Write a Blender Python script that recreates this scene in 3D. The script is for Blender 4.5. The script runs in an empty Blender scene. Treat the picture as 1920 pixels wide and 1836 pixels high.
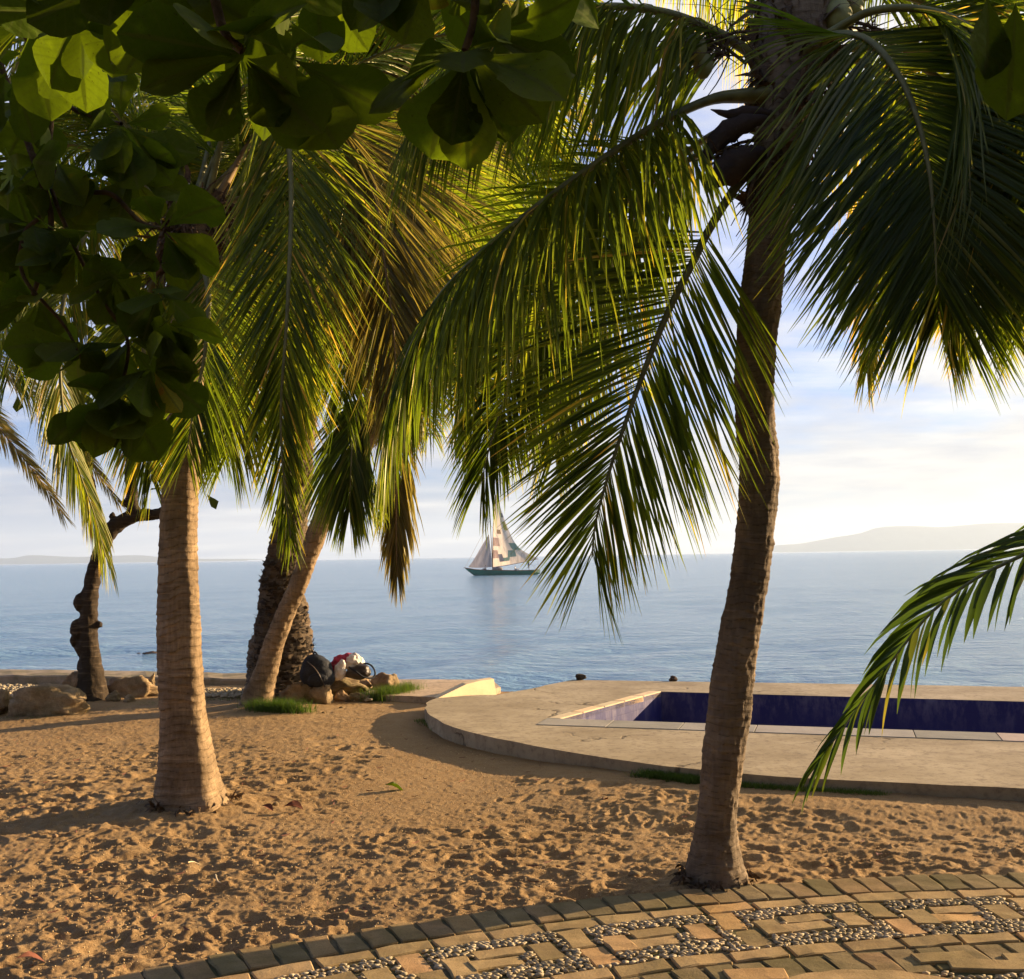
import bpy, bmesh, math, random
import numpy as np
from mathutils import Vector, Matrix, noise
from mathutils.geometry import tessellate_polygon

PI = math.pi
scn = bpy.context.scene
C = scn.collection
R = math.radians

# ------------------------------------------------------------------ camera
F, CX, CY = 1950.0, 960.0, 918.0
CAM = Vector((0, 0, 1.6))
ROT = Matrix.Rotation(R(90 + 3.66), 4, 'X') @ Matrix.Rotation(R(-0.9), 4, 'Z')
cd = bpy.data.cameras.new('camera'); cam = bpy.data.objects.new('camera', cd); C.objects.link(cam)
cam.matrix_world = Matrix.Translation(CAM) @ ROT
cd.sensor_fit = 'HORIZONTAL'; cd.sensor_width = 36; cd.lens = 36 * F / 1920
cd.clip_start = 0.05; cd.clip_end = 20000
scn.camera = cam

# ------------------------------------------------------------------ light
SUN_EL, SUN_AZ = 12.5, 25.0          # azimuth measured from +X towards +Y
SD = Vector((math.cos(R(SUN_EL)) * math.cos(R(SUN_AZ)), math.cos(R(SUN_EL)) * math.sin(R(SUN_AZ)), math.sin(R(SUN_EL))))
sl = bpy.data.lights.new('sun', 'SUN'); sl.energy = 5.0; sl.angle = R(0.6); sl.color = (1.0, 0.72, 0.42)
so = bpy.data.objects.new('sun', sl); C.objects.link(so)
so.rotation_euler = (-SD).to_track_quat('-Z', 'Y').to_euler(); so.location = SD * 30

EXPOSURE = 1.6
scn.view_settings.view_transform = 'Standard'
scn.view_settings.look = 'None'
scn.view_settings.exposure = EXPOSURE
scn.view_settings.gamma = 1.0
scn.view_settings.use_curve_mapping = False
scn.render.film_transparent = False
scn.cycles.use_denoising = True
scn.cycles.max_bounces = 10
scn.cycles.diffuse_bounces = 4
scn.cycles.glossy_bounces = 4
scn.cycles.transmission_bounces = 6
scn.cycles.transparent_max_bounces = 8
scn.cycles.volume_bounces = 0
scn.cycles.sample_clamp_indirect = 4

# ------------------------------------------------------------------ node helpers
def nd(nt, typ, **kw):
    n = nt.nodes.new(typ)
    for k, v in kw.items():
        if k.startswith('i_'):
            n.inputs[k[2:].replace('_', ' ')].default_value = v
        else:
            setattr(n, k, v)
    return n
def lk(nt, a, b): nt.links.new(a, b)
def math_(nt, op, a, b=None, c=None, clamp=False):
    n = nt.nodes.new('ShaderNodeMath'); n.operation = op; n.use_clamp = clamp
    for i, v in enumerate((a, b, c)):
        if v is None: continue
        if isinstance(v, (int, float)): n.inputs[i].default_value = v
        else: nt.links.new(v, n.inputs[i])
    return n.outputs[0]
def mixc(nt, f, a, b, mode='MIX'):
    n = nt.nodes.new('ShaderNodeMix'); n.data_type = 'RGBA'; n.blend_type = mode
    for s, v in ((n.inputs[0], f), (n.inputs[6], a), (n.inputs[7], b)):
        if isinstance(v, (int, float)): s.default_value = v
        elif isinstance(v, tuple): s.default_value = (*v, 1) if len(v) == 3 else v
        else: nt.links.new(v, s)
    return n.outputs[2]
def ramp(nt, src, stops, interp='LINEAR'):
    n = nt.nodes.new('ShaderNodeValToRGB'); n.color_ramp.interpolation = interp
    e = n.color_ramp.elements
    while len(e) < len(stops): e.new(0.5)
    for q, (p, c) in zip(e, stops):
        q.position = p; q.color = (c, c, c, 1) if isinstance(c, (int, float)) else (*c, 1)
    nt.links.new(src, n.inputs[0]); return n.outputs[0]
def noise_(nt, vec, scale, detail=4, rough=.55, dist=0.0):
    n = nt.nodes.new('ShaderNodeTexNoise'); n.inputs['Scale'].default_value = scale
    n.inputs['Detail'].default_value = detail; n.inputs['Roughness'].default_value = rough
    n.inputs['Distortion'].default_value = dist
    if vec is not None: nt.links.new(vec, n.inputs['Vector'])
    return n.outputs['Fac']
def mapping(nt, vec, scale=(1, 1, 1), loc=(0, 0, 0), rot=(0, 0, 0)):
    n = nt.nodes.new('ShaderNodeMapping'); n.inputs['Scale'].default_value = scale
    n.inputs['Location'].default_value = loc; n.inputs['Rotation'].default_value = rot
    nt.links.new(vec, n.inputs['Vector']); return n.outputs[0]

# ------------------------------------------------------------------ world: Nishita sky with clouds
w = bpy.data.worlds.new('World'); scn.world = w; w.use_nodes = True
nt = w.node_tree; nt.nodes.clear()
out = nd(nt, 'ShaderNodeOutputWorld'); bg = nd(nt, 'ShaderNodeBackground'); bg.inputs['Strength'].default_value = 0.085
lk(nt, bg.outputs[0], out.inputs[0])
sky = nd(nt, 'ShaderNodeTexSky', sky_type='NISHITA', sun_disc=False, sun_elevation=R(SUN_EL), sun_rotation=R(90 - SUN_AZ))
sky.air_density = 1.0; sky.dust_density = 1.0; sky.ozone_density = 2.5
tc = nd(nt, 'ShaderNodeTexCoord'); G = tc.outputs['Generated']
sep = nd(nt, 'ShaderNodeSeparateXYZ'); lk(nt, G, sep.inputs[0])
z = math_(nt, 'MAXIMUM', sep.outputs[2], 0.0)
zz = math_(nt, 'ADD', z, 0.09)
u = math_(nt, 'DIVIDE', sep.outputs[0], zz); v = math_(nt, 'DIVIDE', sep.outputs[1], zz)
cmb = nd(nt, 'ShaderNodeCombineXYZ'); lk(nt, u, cmb.inputs[0]); lk(nt, v, cmb.inputs[1])
dn = nd(nt, 'ShaderNodeVectorMath', operation='DOT_PRODUCT'); lk(nt, G, dn.inputs[0]); dn.inputs[1].default_value = SD
dot = math_(nt, 'MAXIMUM', dn.outputs['Value'], 0.0)
glow = math_(nt, 'POWER', dot, 3.6)
pv = mapping(nt, cmb.outputs[0], (1, 1, 1), (3.1, 1.7, 0))
n1 = noise_(nt, pv, 0.62, 9, .56, .35)
n2 = noise_(nt, mapping(nt, cmb.outputs[0], (.9, 2.2, 1), (7, 2, 0), (0, 0, -.25)), 0.55, 7, .55, .2)
n3 = noise_(nt, pv, 2.3, 6, .6, .1)
# cumulus bank close to the horizon
dirv = mapping(nt, G, (5.5, 5.5, 13))
n4 = noise_(nt, dirv, 1.3, 8, .55, .1)
cov = math_(nt, 'ADD', math_(nt, 'MULTIPLY', n1, .6), math_(nt, 'MULTIPLY', n2, .4))
cov = math_(nt, 'ADD', cov, math_(nt, 'MULTIPLY', glow, 0.24))
cov = math_(nt, 'SUBTRACT', cov, math_(nt, 'MULTIPLY', z, 0.08))
mask = ramp(nt, cov, [(.42, 0), (.56, 1)])
bank = math_(nt, 'SUBTRACT', math_(nt, 'ADD', n4, ramp(nt, z, [(0, .22), (.06, .1), (.14, -.12), (.2, -.6)])), .52)
bank = math_(nt, 'MULTIPLY', bank, 9, clamp=True)
shade = ramp(nt, math_(nt, 'ADD', math_(nt, 'MULTIPLY', n3, .55), math_(nt, 'MULTIPLY', n2, .45)), [(.35, 0), (.62, 1)])
cloud_lo = mixc(nt, glow, (2.1, 2.25, 2.8), (3.1, 2.95, 2.85))
cloud_hi = mixc(nt, glow, (3.7, 3.7, 3.8), (5.6, 5.0, 3.7))
cl = mixc(nt, shade, cloud_lo, cloud_hi)
lum = nd(nt, 'ShaderNodeRGBToBW'); lk(nt, sky.outputs[0], lum.inputs[0])
soft = math_(nt, 'DIVIDE', 1.0, math_(nt, 'ADD', 1.0, math_(nt, 'MULTIPLY', lum.outputs[0], .11)))
cs = nd(nt, 'ShaderNodeCombineXYZ'); [lk(nt, soft, cs.inputs[k]) for k in range(3)]
skyc = mixc(nt, 1.0, mixc(nt, 1.0, sky.outputs[0], (0.50, 0.74, 1.32), 'MULTIPLY'), cs.outputs[0], 'MULTIPLY')
low = ramp(nt, z, [(0, 1), (.22, 0)])
cool = math_(nt, 'MULTIPLY', low, ramp(nt, glow, [(0, .85), (.25, .25)]))
skyc = mixc(nt, cool, skyc, mixc(nt, glow, (1.4, 1.85, 2.85), (5.0, 4.3, 2.6)))
a = mixc(nt, math_(nt, 'MULTIPLY', bank, .55), skyc, mixc(nt, glow, (1.9, 2.25, 3.0), (3.6, 3.35, 3.0)))
a = mixc(nt, math_(nt, 'MULTIPLY', mask, .88), a, cl)
glw = mixc(nt, math_(nt, 'POWER', dot, 9.0), (0, 0, 0), (2.2, 1.85, .9))
a = mixc(nt, 1.0, a, glw, 'ADD')
lk(nt, a, bg.inputs['Color'])

# ------------------------------------------------------------------ pixel -> world points
def ray(px, py):
    d = Vector(((px - CX) / F, -(py - CY) / F, -1.0, 0))
    return (ROT @ d).to_3d()
def atz(px, py, zz=0.0):
    d = ray(px, py); return CAM + d * ((zz - CAM.z) / d.z)
def aty(px, py, Y):
    d = ray(px, py); return CAM + d * (Y / d.y)

# ------------------------------------------------------------------ materials
MATS = {}
def new_mat(name):
    m = bpy.data.materials.new(name); m.use_nodes = True
    nt = m.node_tree; nt.nodes.clear()
    o = nt.nodes.new('ShaderNodeOutputMaterial')
    return m, nt, o
def simple(name, col, rough=.7, var=.25, scale=8.0, bump=0.0, bscale=40, metallic=0, spec=.3, coord='Object'):
    if name in MATS: return MATS[name]
    m, nt, o = new_mat(name)
    p = nt.nodes.new('ShaderNodeBsdfPrincipled'); lk(nt, p.outputs[0], o.inputs[0])
    tc = nt.nodes.new('ShaderNodeTexCoord')
    f = noise_(nt, tc.outputs[coord], scale, 5)
    c = mixc(nt, ramp(nt, f, [(.3, 0), (.7, 1)]), tuple(x * (1 - var) for x in col), tuple(min(1, x * (1 + var)) for x in col))
    lk(nt, c, p.inputs['Base Color']); p.inputs['Roughness'].default_value = rough
    p.inputs['Metallic'].default_value = metallic; p.inputs['Specular IOR Level'].default_value = spec
    if bump:
        b = nt.nodes.new('ShaderNodeBump'); b.inputs['Strength'].default_value = bump; b.inputs['Distance'].default_value = .02
        lk(nt, noise_(nt, tc.outputs[coord], bscale, 6), b.inputs['Height']); lk(nt, b.outputs[0], p.inputs['Normal'])
    MATS[name] = m
    return m

def leaf_mat(name, stops, trans, tmix=.45, gl=.10, rough=.38, veins=False, fres=.04):
    """stops: ramp over the per-leaflet attribute 'tint'; trans: colour of light let through"""
    m, nt, o = new_mat(name)
    at = nt.nodes.new('ShaderNodeAttribute'); at.attribute_name = 'tint'
    oi = nt.nodes.new('ShaderNodeObjectInfo')
    f = math_(nt, 'ADD', at.outputs['Fac'], math_(nt, 'MULTIPLY', math_(nt, 'SUBTRACT', oi.outputs['Random'], .5), .35), clamp=True)
    col = ramp(nt, f, stops)
    tcn = nt.nodes.new('ShaderNodeTexCoord')
    bl = noise_(nt, tcn.outputs['Object'], 9.0 if not veins else 22, 3)
    col = mixc(nt, .35, col, mixc(nt, bl, (.45, .45, .45), (1.5, 1.5, 1.4)), 'MULTIPLY')
    tr = mixc(nt, 1.0, col, trans, 'MULTIPLY')
    d = nt.nodes.new('ShaderNodeBsdfDiffuse'); lk(nt, col, d.inputs[0])
    t = nt.nodes.new('ShaderNodeBsdfTranslucent'); lk(nt, tr, t.inputs[0])
    g = nt.nodes.new('ShaderNodeBsdfGlossy'); g.inputs['Roughness'].default_value = rough; g.inputs[0].default_value = (.75, .72, .45, 1)
    m1 = nt.nodes.new('ShaderNodeMixShader'); m1.inputs[0].default_value = tmix
    lk(nt, d.outputs[0], m1.inputs[1]); lk(nt, t.outputs[0], m1.inputs[2])
    fr = nt.nodes.new('ShaderNodeLayerWeight'); fr.inputs[0].default_value = .25
    m2 = nt.nodes.new('ShaderNodeMixShader')
    lk(nt, math_(nt, 'ADD', math_(nt, 'MULTIPLY', fr.outputs['Fresnel'], fres), gl * .2), m2.inputs[0])
    lk(nt, m1.outputs[0], m2.inputs[1]); lk(nt, g.outputs[0], m2.inputs[2])
    lk(nt, m2.outputs[0], o.inputs[0])
    if veins:
        au = nt.nodes.new('ShaderNodeAttribute'); au.attribute_name = 'lu'; av = nt.nodes.new('ShaderNodeAttribute'); av.attribute_name = 'lv'
        ab = math_(nt, 'ABSOLUTE', av.outputs['Fac'])
        ph = math_(nt, 'SUBTRACT', math_(nt, 'MULTIPLY', au.outputs['Fac'], 62), math_(nt, 'MULTIPLY', ab, 13))
        sv = math_(nt, 'POWER', math_(nt, 'ABSOLUTE', math_(nt, 'COSINE', math_(nt, 'MULTIPLY', ph, .5))), 22.0)
        mr = ramp(nt, ab, [(0, 1), (.06, 1), (.10, 0)])
        vf = math_(nt, 'MAXIMUM', math_(nt, 'MULTIPLY', sv, .45), mr)
        spot = ramp(nt, noise_(nt, tcn.outputs['Object'], 30, 3), [(.66, 0), (.72, 1)])
        c2 = mixc(nt, math_(nt, 'MULTIPLY', vf, .6), col, (.16, .19, .05)); c2 = mixc(nt, math_(nt, 'MULTIPLY', spot, .7), c2, (.05, .03, .012))
        t2 = mixc(nt, math_(nt, 'MULTIPLY', vf, .55), tr, (.02, .025, .004)); t2 = mixc(nt, math_(nt, 'MULTIPLY', spot, .8), t2, (.03, .015, .004))
        lk(nt, c2, d.inputs[0]); lk(nt, t2, t.inputs[0])
        at2 = nt.nodes.new('ShaderNodeAttribute'); at2.attribute_name = 'vein'
        b = nt.nodes.new('ShaderNodeBump'); b.inputs['Strength'].default_value = .5; b.inputs['Distance'].default_value = .004
        lk(nt, at2.outputs['Fac'], b.inputs['Height'])
        for q in (d, g): lk(nt, b.outputs[0], q.inputs['Normal'])
    return m

M_PALM = leaf_mat('palm_leaflet', [(0, (.034, .055, .009)), (.45, (.068, .10, .014)), (.75, (.13, .15, .022)), (.92, (.22, .19, .045)), (1, (.30, .21, .08))], (3.6, 3.3, .9), .6)
M_PALM_L = leaf_mat('palm_leaflet_dark', [(0, (.028, .048, .016)), (.6, (.05, .08, .02)), (.9, (.10, .11, .025)), (1, (.2, .16, .05))], (2.0, 2.1, .6), .38)
M_PALM_DRY = leaf_mat('palm_leaflet_dry', [(0, (.055, .058, .016)), (.45, (.10, .088, .028)), (.8, (.20, .17, .07)), (1, (.30, .25, .11))], (2.1, 1.95, .8), .5)
M_BROAD = leaf_mat('broad_leaf', [(0, (.042, .068, .009)), (.6, (.09, .14, .017)), (.85, (.16, .19, .025)), (1, (.24, .14, .03))], (2.1, 1.95, .4), .42, .02, .5, veins=True, fres=.04)
M_GRASS = leaf_mat('grass_blade', [(0, (.05, .10, .02)), (.7, (.10, .16, .03)), (1, (.22, .2, .07))], (1.8, 1.8, .9), .4)
M_RACHIS = simple('rachis', (.16, .15, .05), .5, .35, 14)
M_RACHIS_DRY = simple('rachis_dry', (.24, .16, .075), .6, .3, 14)
M_TWIG = simple('twig_bark', (.10, .065, .035), .85, .4, 25, .6, 60)
M_BLACK = simple('black_fabric', (.016, .018, .024), .75, .4, 18, .5, 60)
M_LEATHER = simple('dark_leather', (.05, .035, .025), .4, .5, 18, .3, 40)
M_RED = simple('red_cloth', (.50, .05, .08), .8, .35, 12, .5, 30)
M_WHITE = simple('white_cloth', (.72, .64, .55), .8, .15, 12, .5, 30)
M_ROCKS = None

def bark(name, base, light, ring_scale=14.0):
    m, nt, o = new_mat(name)
    p = nt.nodes.new('ShaderNodeBsdfPrincipled'); lk(nt, p.outputs[0], o.inputs[0])
    tcn = nt.nodes.new('ShaderNodeTexCoord'); ob = tcn.outputs['Object']
    at = nt.nodes.new('ShaderNodeAttribute'); at.attribute_name = 'ring'
    fib = noise_(nt, mapping(nt, ob, (60, 60, 5)), 1.0, 6, .65)
    blo = noise_(nt, ob, 5.0, 6, .6)
    hor = noise_(nt, mapping(nt, ob, (4, 4, 45)), 1.0, 4, .6)
    c = mixc(nt, ramp(nt, fib, [(.2, .15), (.8, .85)]), base, light)
    c = mixc(nt, ramp(nt, blo, [(.35, .75), (.65, 0)]), c, tuple(x * .55 for x in base))
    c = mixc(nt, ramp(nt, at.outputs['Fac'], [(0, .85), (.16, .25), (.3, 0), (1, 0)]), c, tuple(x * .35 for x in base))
    c = mixc(nt, ramp(nt, hor, [(.55, 0), (.75, .4)]), c, tuple(min(1, x * 1.25) for x in light))
    lk(nt, c, p.inputs['Base Color']); p.inputs['Roughness'].default_value = .9; p.inputs['Specular IOR Level'].default_value = .15
    h = math_(nt, 'ADD', math_(nt, 'MULTIPLY', fib, .3), math_(nt, 'ADD', math_(nt, 'MULTIPLY', hor, .7), math_(nt, 'MULTIPLY', noise_(nt, ob, 28, 6, .65), .7)))
    b = nt.nodes.new('ShaderNodeBump'); b.inputs['Strength'].default_value = .9; b.inputs['Distance'].default_value = .012
    lk(nt, h, b.inputs['Height']); lk(nt, b.outputs[0], p.inputs['Normal'])
    return m
M_BARK_A = bark('palm_bark', (.16, .11, .06), (.48, .335, .19))
M_BARK_B = bark('palm_bark_dark', (.14, .105, .07), (.32, .24, .155))
M_BARK_C = bark('rough_bark', (.09, .065, .042), (.25, .18, .11))
M_HUSK = simple('palm_fibre', (.12, .075, .04), .95, .5, 30, 1.0, 80)
M_NUT = simple('coconut_skin', (.20, .20, .07), .5, .35, 9, .2, 30)

# sand
def sand_material():
    m, nt, o = new_mat('sand')
    p = nt.nodes.new('ShaderNodeBsdfPrincipled'); lk(nt, p.outputs[0], o.inputs[0])
    tcn = nt.nodes.new('ShaderNodeTexCoord'); ob = tcn.outputs['Object']
    big = noise_(nt, ob, .9, 5); mid = noise_(nt, ob, 9, 6, .6); gr = noise_(nt, ob, 260, 3, .7); gr2 = noise_(nt, ob, 90, 5, .75)
    c = mixc(nt, ramp(nt, big, [(.35, 0), (.65, 1)]), (.255, .165, .078), (.34, .226, .112))
    c = mixc(nt, ramp(nt, mid, [(.4, .5), (.6, 0)]), c, (.22, .125, .052))
    c = mixc(nt, ramp(nt, gr, [(.45, 0), (.7, .6)]), c, (.62, .42, .20))
    c = mixc(nt, ramp(nt, gr2, [(.3, .6), (.45, 0)]), c, (.12, .072, .034))
    lk(nt, c, p.inputs['Base Color']); p.inputs['Roughness'].default_value = .95; p.inputs['Specular IOR Level'].default_value = .1
    b = nt.nodes.new('ShaderNodeBump'); b.inputs['Strength'].default_value = 1.0; b.inputs['Distance'].default_value = .006
    h = math_(nt, 'ADD', math_(nt, 'MULTIPLY', gr2, 1.2), math_(nt, 'MULTIPLY', gr, .5))
    lk(nt, h, b.inputs['Height']); lk(nt, b.outputs[0], p.inputs['Normal'])
    return m
M_SAND = sand_material()

def stone_mat(name, a, b_, moss=0.0, sc=6, crack=False, stain=.5, tint=True):
    m, nt, o = new_mat(name)
    p = nt.nodes.new('ShaderNodeBsdfPrincipled'); lk(nt, p.outputs[0], o.inputs[0])
    geo = nt.nodes.new('ShaderNodeNewGeometry'); ob = geo.outputs['Position']
    oi = nt.nodes.new('ShaderNodeObjectInfo')
    f = noise_(nt, ob, sc, 8, .62)
    c = mixc(nt, ramp(nt, f, [(.3, 0), (.7, 1)]), a, b_)
    if tint: c = mixc(nt, 1.0, c, ramp(nt, oi.outputs['Random'], [(0, (.66, .68, .60)), (.3, (.92, .92, .84)), (.6, (1.0, .97, .90)), (.8, (1.10, .94, .85)), (1, (1.25, 1.12, .92))]), 'MULTIPLY')
    g = noise_(nt, ob, sc * 14, 5, .7)
    c = mixc(nt, ramp(nt, g, [(.3, stain), (.5, 0)]), c, tuple(x * .45 for x in a))
    st = noise_(nt, mapping(nt, ob, (1.2, 3.0, 1)), 1.6, 6, .65)
    c = mixc(nt, ramp(nt, st, [(.55, 0), (.72, stain)]), c, tuple(x * .6 for x in a))
    if moss:
        ms = noise_(nt, ob, 3.1, 5, .6)
        c = mixc(nt, ramp(nt, ms, [(.42, 0), (.62, moss)]), c, (.075, .085, .025))
    h = math_(nt, 'ADD', f, math_(nt, 'MULTIPLY', g, .35))
    if crack:
        vo = nt.nodes.new('ShaderNodeTexVoronoi'); vo.feature = 'DISTANCE_TO_EDGE'; vo.inputs['Scale'].default_value = .45
        wv = nt.nodes.new('ShaderNodeVectorMath'); wv.operation = 'ADD'
        nz = nt.nodes.new('ShaderNodeTexNoise'); nz.inputs['Scale'].default_value = 2.2; nz.inputs['Detail'].default_value = 6
        lk(nt, ob, nz.inputs['Vector'])
        lk(nt, ob, wv.inputs[0]); lk(nt, nz.outputs['Color'], wv.inputs[1]); lk(nt, wv.outputs[0], vo.inputs['Vector'])
        cr = ramp(nt, vo.outputs['Distance'], [(0, 1), (.012, 0)])
        gate = ramp(nt, noise_(nt, ob, .8, 3), [(.5, 0), (.56, 1)])
        crf = math_(nt, 'MULTIPLY', cr, gate)
        c = mixc(nt, math_(nt, 'MULTIPLY', crf, .8), c, (.06, .045, .03))
        h = math_(nt, 'SUBTRACT', h, math_(nt, 'MULTIPLY', crf, .8))
    lk(nt, c, p.inputs['Base Color']); p.inputs['Roughness'].default_value = .92; p.inputs['Specular IOR Level'].default_value = .06
    b = nt.nodes.new('ShaderNodeBump'); b.inputs['Strength'].default_value = .7; b.inputs['Distance'].default_value = .008
    lk(nt, h, b.inputs['Height']); lk(nt, b.outputs[0], p.inputs['Normal'])
    return m
M_CONC = stone_mat('deck_concrete', (.40, .31, .215), (.68, .55, .41), 0, 1.4, True, .7)
M_COPE = stone_mat('coping_stone', (.36, .33, .30), (.46, .42, .38), 0, 3, False, .2)
M_WALLC = stone_mat('sea_wall_concrete', (.34, .27, .2), (.46, .37, .28), .5, 3, False, .5)
M_CREAM = stone_mat('cream_plaster', (.70, .56, .38), (.80, .66, .46), 0, 3, False, .15)
M_BRICK_D = stone_mat('grey_paver', (.23, .17, .09), (.34, .26, .15), .3, 9, False, .6)
M_BRICK_T = stone_mat('tan_paver', (.40, .27, .14), (.56, .40, .215), .25, 9, False, .55)
M_PEB = stone_mat('pebble_stone', (.32, .255, .165), (.62, .52, .36), .2, 12, False, .3, tint=False)
M_ROCK = stone_mat('rock', (.25, .17, .10), (.55, .41, .26), .4, 7, False, .8)
for n_ in M_ROCK.node_tree.nodes:
    if n_.type == 'BUMP': n_.inputs['Distance'].default_value = .035; n_.inputs['Strength'].default_value = 1.0
M_MORTAR = stone_mat('mortar', (.10, .085, .05), (.18, .15, .10), .6, 7, False, .6)
M_DARKROCK = stone_mat('wet_rock', (.05, .04, .035), (.10, .08, .06), 0, 5, False, .5)

def tile_mat():
    m, nt, o = new_mat('pool_tile')
    p = nt.nodes.new('ShaderNodeBsdfPrincipled'); lk(nt, p.outputs[0], o.inputs[0])
    geo = nt.nodes.new('ShaderNodeNewGeometry')
    f = noise_(nt, geo.outputs['Position'], 1.4, 5)
    c = mixc(nt, f, (.018, .016, .10), (.028, .027, .15))
    ch = noise_(nt, mapping(nt, geo.outputs['Position'], (3, 3, 1.2)), 3, 5, .7)
    sp = nt.nodes.new('ShaderNodeSeparateXYZ'); lk(nt, geo.outputs['Position'], sp.inputs[0])
    lime = math_(nt, 'MULTIPLY', ramp(nt, ch, [(.45, 0), (.65, 1)]), ramp(nt, math_(nt, 'ADD', sp.outputs[2], .5), [(.25, 0), (.6, 1)]))
    c = mixc(nt, math_(nt, 'MULTIPLY', lime, .5), c, (.34, .29, .33))
    lk(nt, c, p.inputs['Base Color']); p.inputs['Roughness'].default_value = .45
    b = nt.nodes.new('ShaderNodeBump'); b.inputs['Strength'].default_value = .5; b.inputs['Distance'].default_value = .01
    br = nt.nodes.new('ShaderNodeTexBrick'); br.offset = 0; br.inputs['Scale'].default_value = 6; br.inputs['Brick Width'].default_value = 1; br.inputs['Row Height'].default_value = 1
    br.inputs['Mortar Size'].default_value = .03
    lk(nt, mapping(nt, geo.outputs['Position'], (1, 1, 1), (0, 0, 0), (R(90), 0, 0)), br.inputs['Vector'])
    lk(nt, br.outputs['Fac'], b.inputs['Height']); b.invert = True
    lk(nt, b.outputs[0], p.inputs['Normal'])
    return m
M_TILE = tile_mat()

def water_mat():
    m, nt, o = new_mat('sea_water')
    p = nt.nodes.new('ShaderNodeBsdfPrincipled'); lk(nt, p.outputs[0], o.inputs[0])
    geo = nt.nodes.new('ShaderNodeNewGeometry'); P = geo.outputs['Position']
    f = noise_(nt, mapping(nt, P, (.02, .06, 1)), 1, 5)
    c = mixc(nt, f, (.15, .29, .39), (.23, .38, .47))
    lk(nt, c, p.inputs['Base Color']); p.inputs['Roughness'].default_value = .13; p.inputs['IOR'].default_value = 1.33
    p.inputs['Specular IOR Level'].default_value = .5
    a1 = noise_(nt, mapping(nt, P, (.40, 1.1, 1), (0, 0, 0), (0, 0, .12)), 1.3, 5, .6, .4)
    a2 = noise_(nt, mapping(nt, P, (.12, .3, 1), (0, 0, 0), (0, 0, .15)), .6, 5, .6)
    a3 = noise_(nt, mapping(nt, P, (.42, 1.0, 1)), 3.2, 5, .65, .3)
    h = math_(nt, 'ADD', math_(nt, 'MULTIPLY', a1, .55), math_(nt, 'ADD', math_(nt, 'MULTIPLY', a2, .35), math_(nt, 'MULTIPLY', a3, .34)))
    b = nt.nodes.new('ShaderNodeBump'); b.inputs['Strength'].default_value = 1.0; b.inputs['Distance'].default_value = .75
    lk(nt, h, b.inputs['Height']); lk(nt, b.outputs[0], p.inputs['Normal'])
    return m
M_WATER = water_mat()

# ------------------------------------------------------------------ mesh helpers
def link(name, me, parent=None, loc=None):
    o = bpy.data.objects.new(name, me); C.objects.link(o)
    if parent is not None: o.parent = parent
    if loc is not None: o.location = loc
    return o
def tag(o, label=None, cat=None, group=None, kind=None):
    if label: o['label'] = label
    if cat: o['category'] = cat
    if group: o['group'] = group
    if kind: o['kind'] = kind
    return o
def empty(name, loc, label, cat, group=None):
    o = bpy.data.objects.new(name, None); C.objects.link(o); o.location = loc; o.empty_display_size = .1
    return tag(o, label, cat, group)
def np_mesh(name, verts, faces, mat, smooth=True, attrs=None):
    """faces: (n,4) or (n,3) int array"""
    me = bpy.data.meshes.new(name)
    verts = np.asarray(verts, np.float32); faces = np.asarray(faces, np.int32)
    k = faces.shape[1]
    me.vertices.add(len(verts)); me.vertices.foreach_set('co', verts.ravel())
    me.loops.add(faces.size); me.loops.foreach_set('vertex_index', faces.ravel())
    me.polygons.add(len(faces))
    me.polygons.foreach_set('loop_start', np.arange(0, faces.size, k, dtype=np.int32))
    try: me.polygons.foreach_set('loop_total', np.full(len(faces), k, np.int32))
    except Exception: pass
    me.polygons.foreach_set('use_smooth', np.full(len(faces), smooth, bool))
    for an, av in (attrs or {}).items():
        at = me.attributes.new(an, 'FLOAT', 'POINT'); at.data.foreach_set('value', np.asarray(av, np.float32).ravel())
    me.update(calc_edges=True); me.validate()
    if mat: me.materials.append(mat)
    return me
def grid_faces(nr, nc, wrap=False):
    r = np.arange(nr - 1)[:, None]; c = np.arange(nc if wrap else nc - 1)[None, :]
    c2 = (c + 1) % nc
    a = r * nc + c; b = r * nc + c2; d = (r + 1) * nc + c; e = (r + 1) * nc + c2
    return np.stack([a.ravel(), b.ravel(), e.ravel(), d.ravel()], 1)
def bm_mesh(name, bm, mat, smooth=False):
    me = bpy.data.meshes.new(name); bm.normal_update(); bm.to_mesh(me); bm.free()
    if mat: me.materials.append(mat)
    if smooth: me.polygons.foreach_set('use_smooth', [True] * len(me.polygons))
    return me
def spline(pts, n):
    """Catmull-Rom through pts, resampled to n points even in arc length"""
    P = np.array([tuple(p) for p in pts], float)
    if len(P) == 2: P = np.array([P[0], (P[0] + P[1]) / 2, P[1]])
    Q = np.vstack([2 * P[0] - P[1], P, 2 * P[-1] - P[-2]])
    out = []
    for i in range(1, len(Q) - 2):
        for t in np.linspace(0, 1, 24, endpoint=False):
            a, b, c, d = Q[i - 1], Q[i], Q[i + 1], Q[i + 2]
            out.append(.5 * ((2 * b) + (-a + c) * t + (2 * a - 5 * b + 4 * c - d) * t * t + (-a + 3 * b - 3 * c + d) * t ** 3))
    out.append(Q[-2]); out = np.array(out)
    s = np.r_[0, np.cumsum(np.linalg.norm(np.diff(out, axis=0), axis=1))]
    q = np.linspace(0, s[-1], n)
    return np.stack([np.interp(q, s, out[:, k]) for k in range(3)], 1), s[-1]
def nrm(a): return a / np.maximum(np.linalg.norm(a, axis=-1, keepdims=True), 1e-9)
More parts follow.
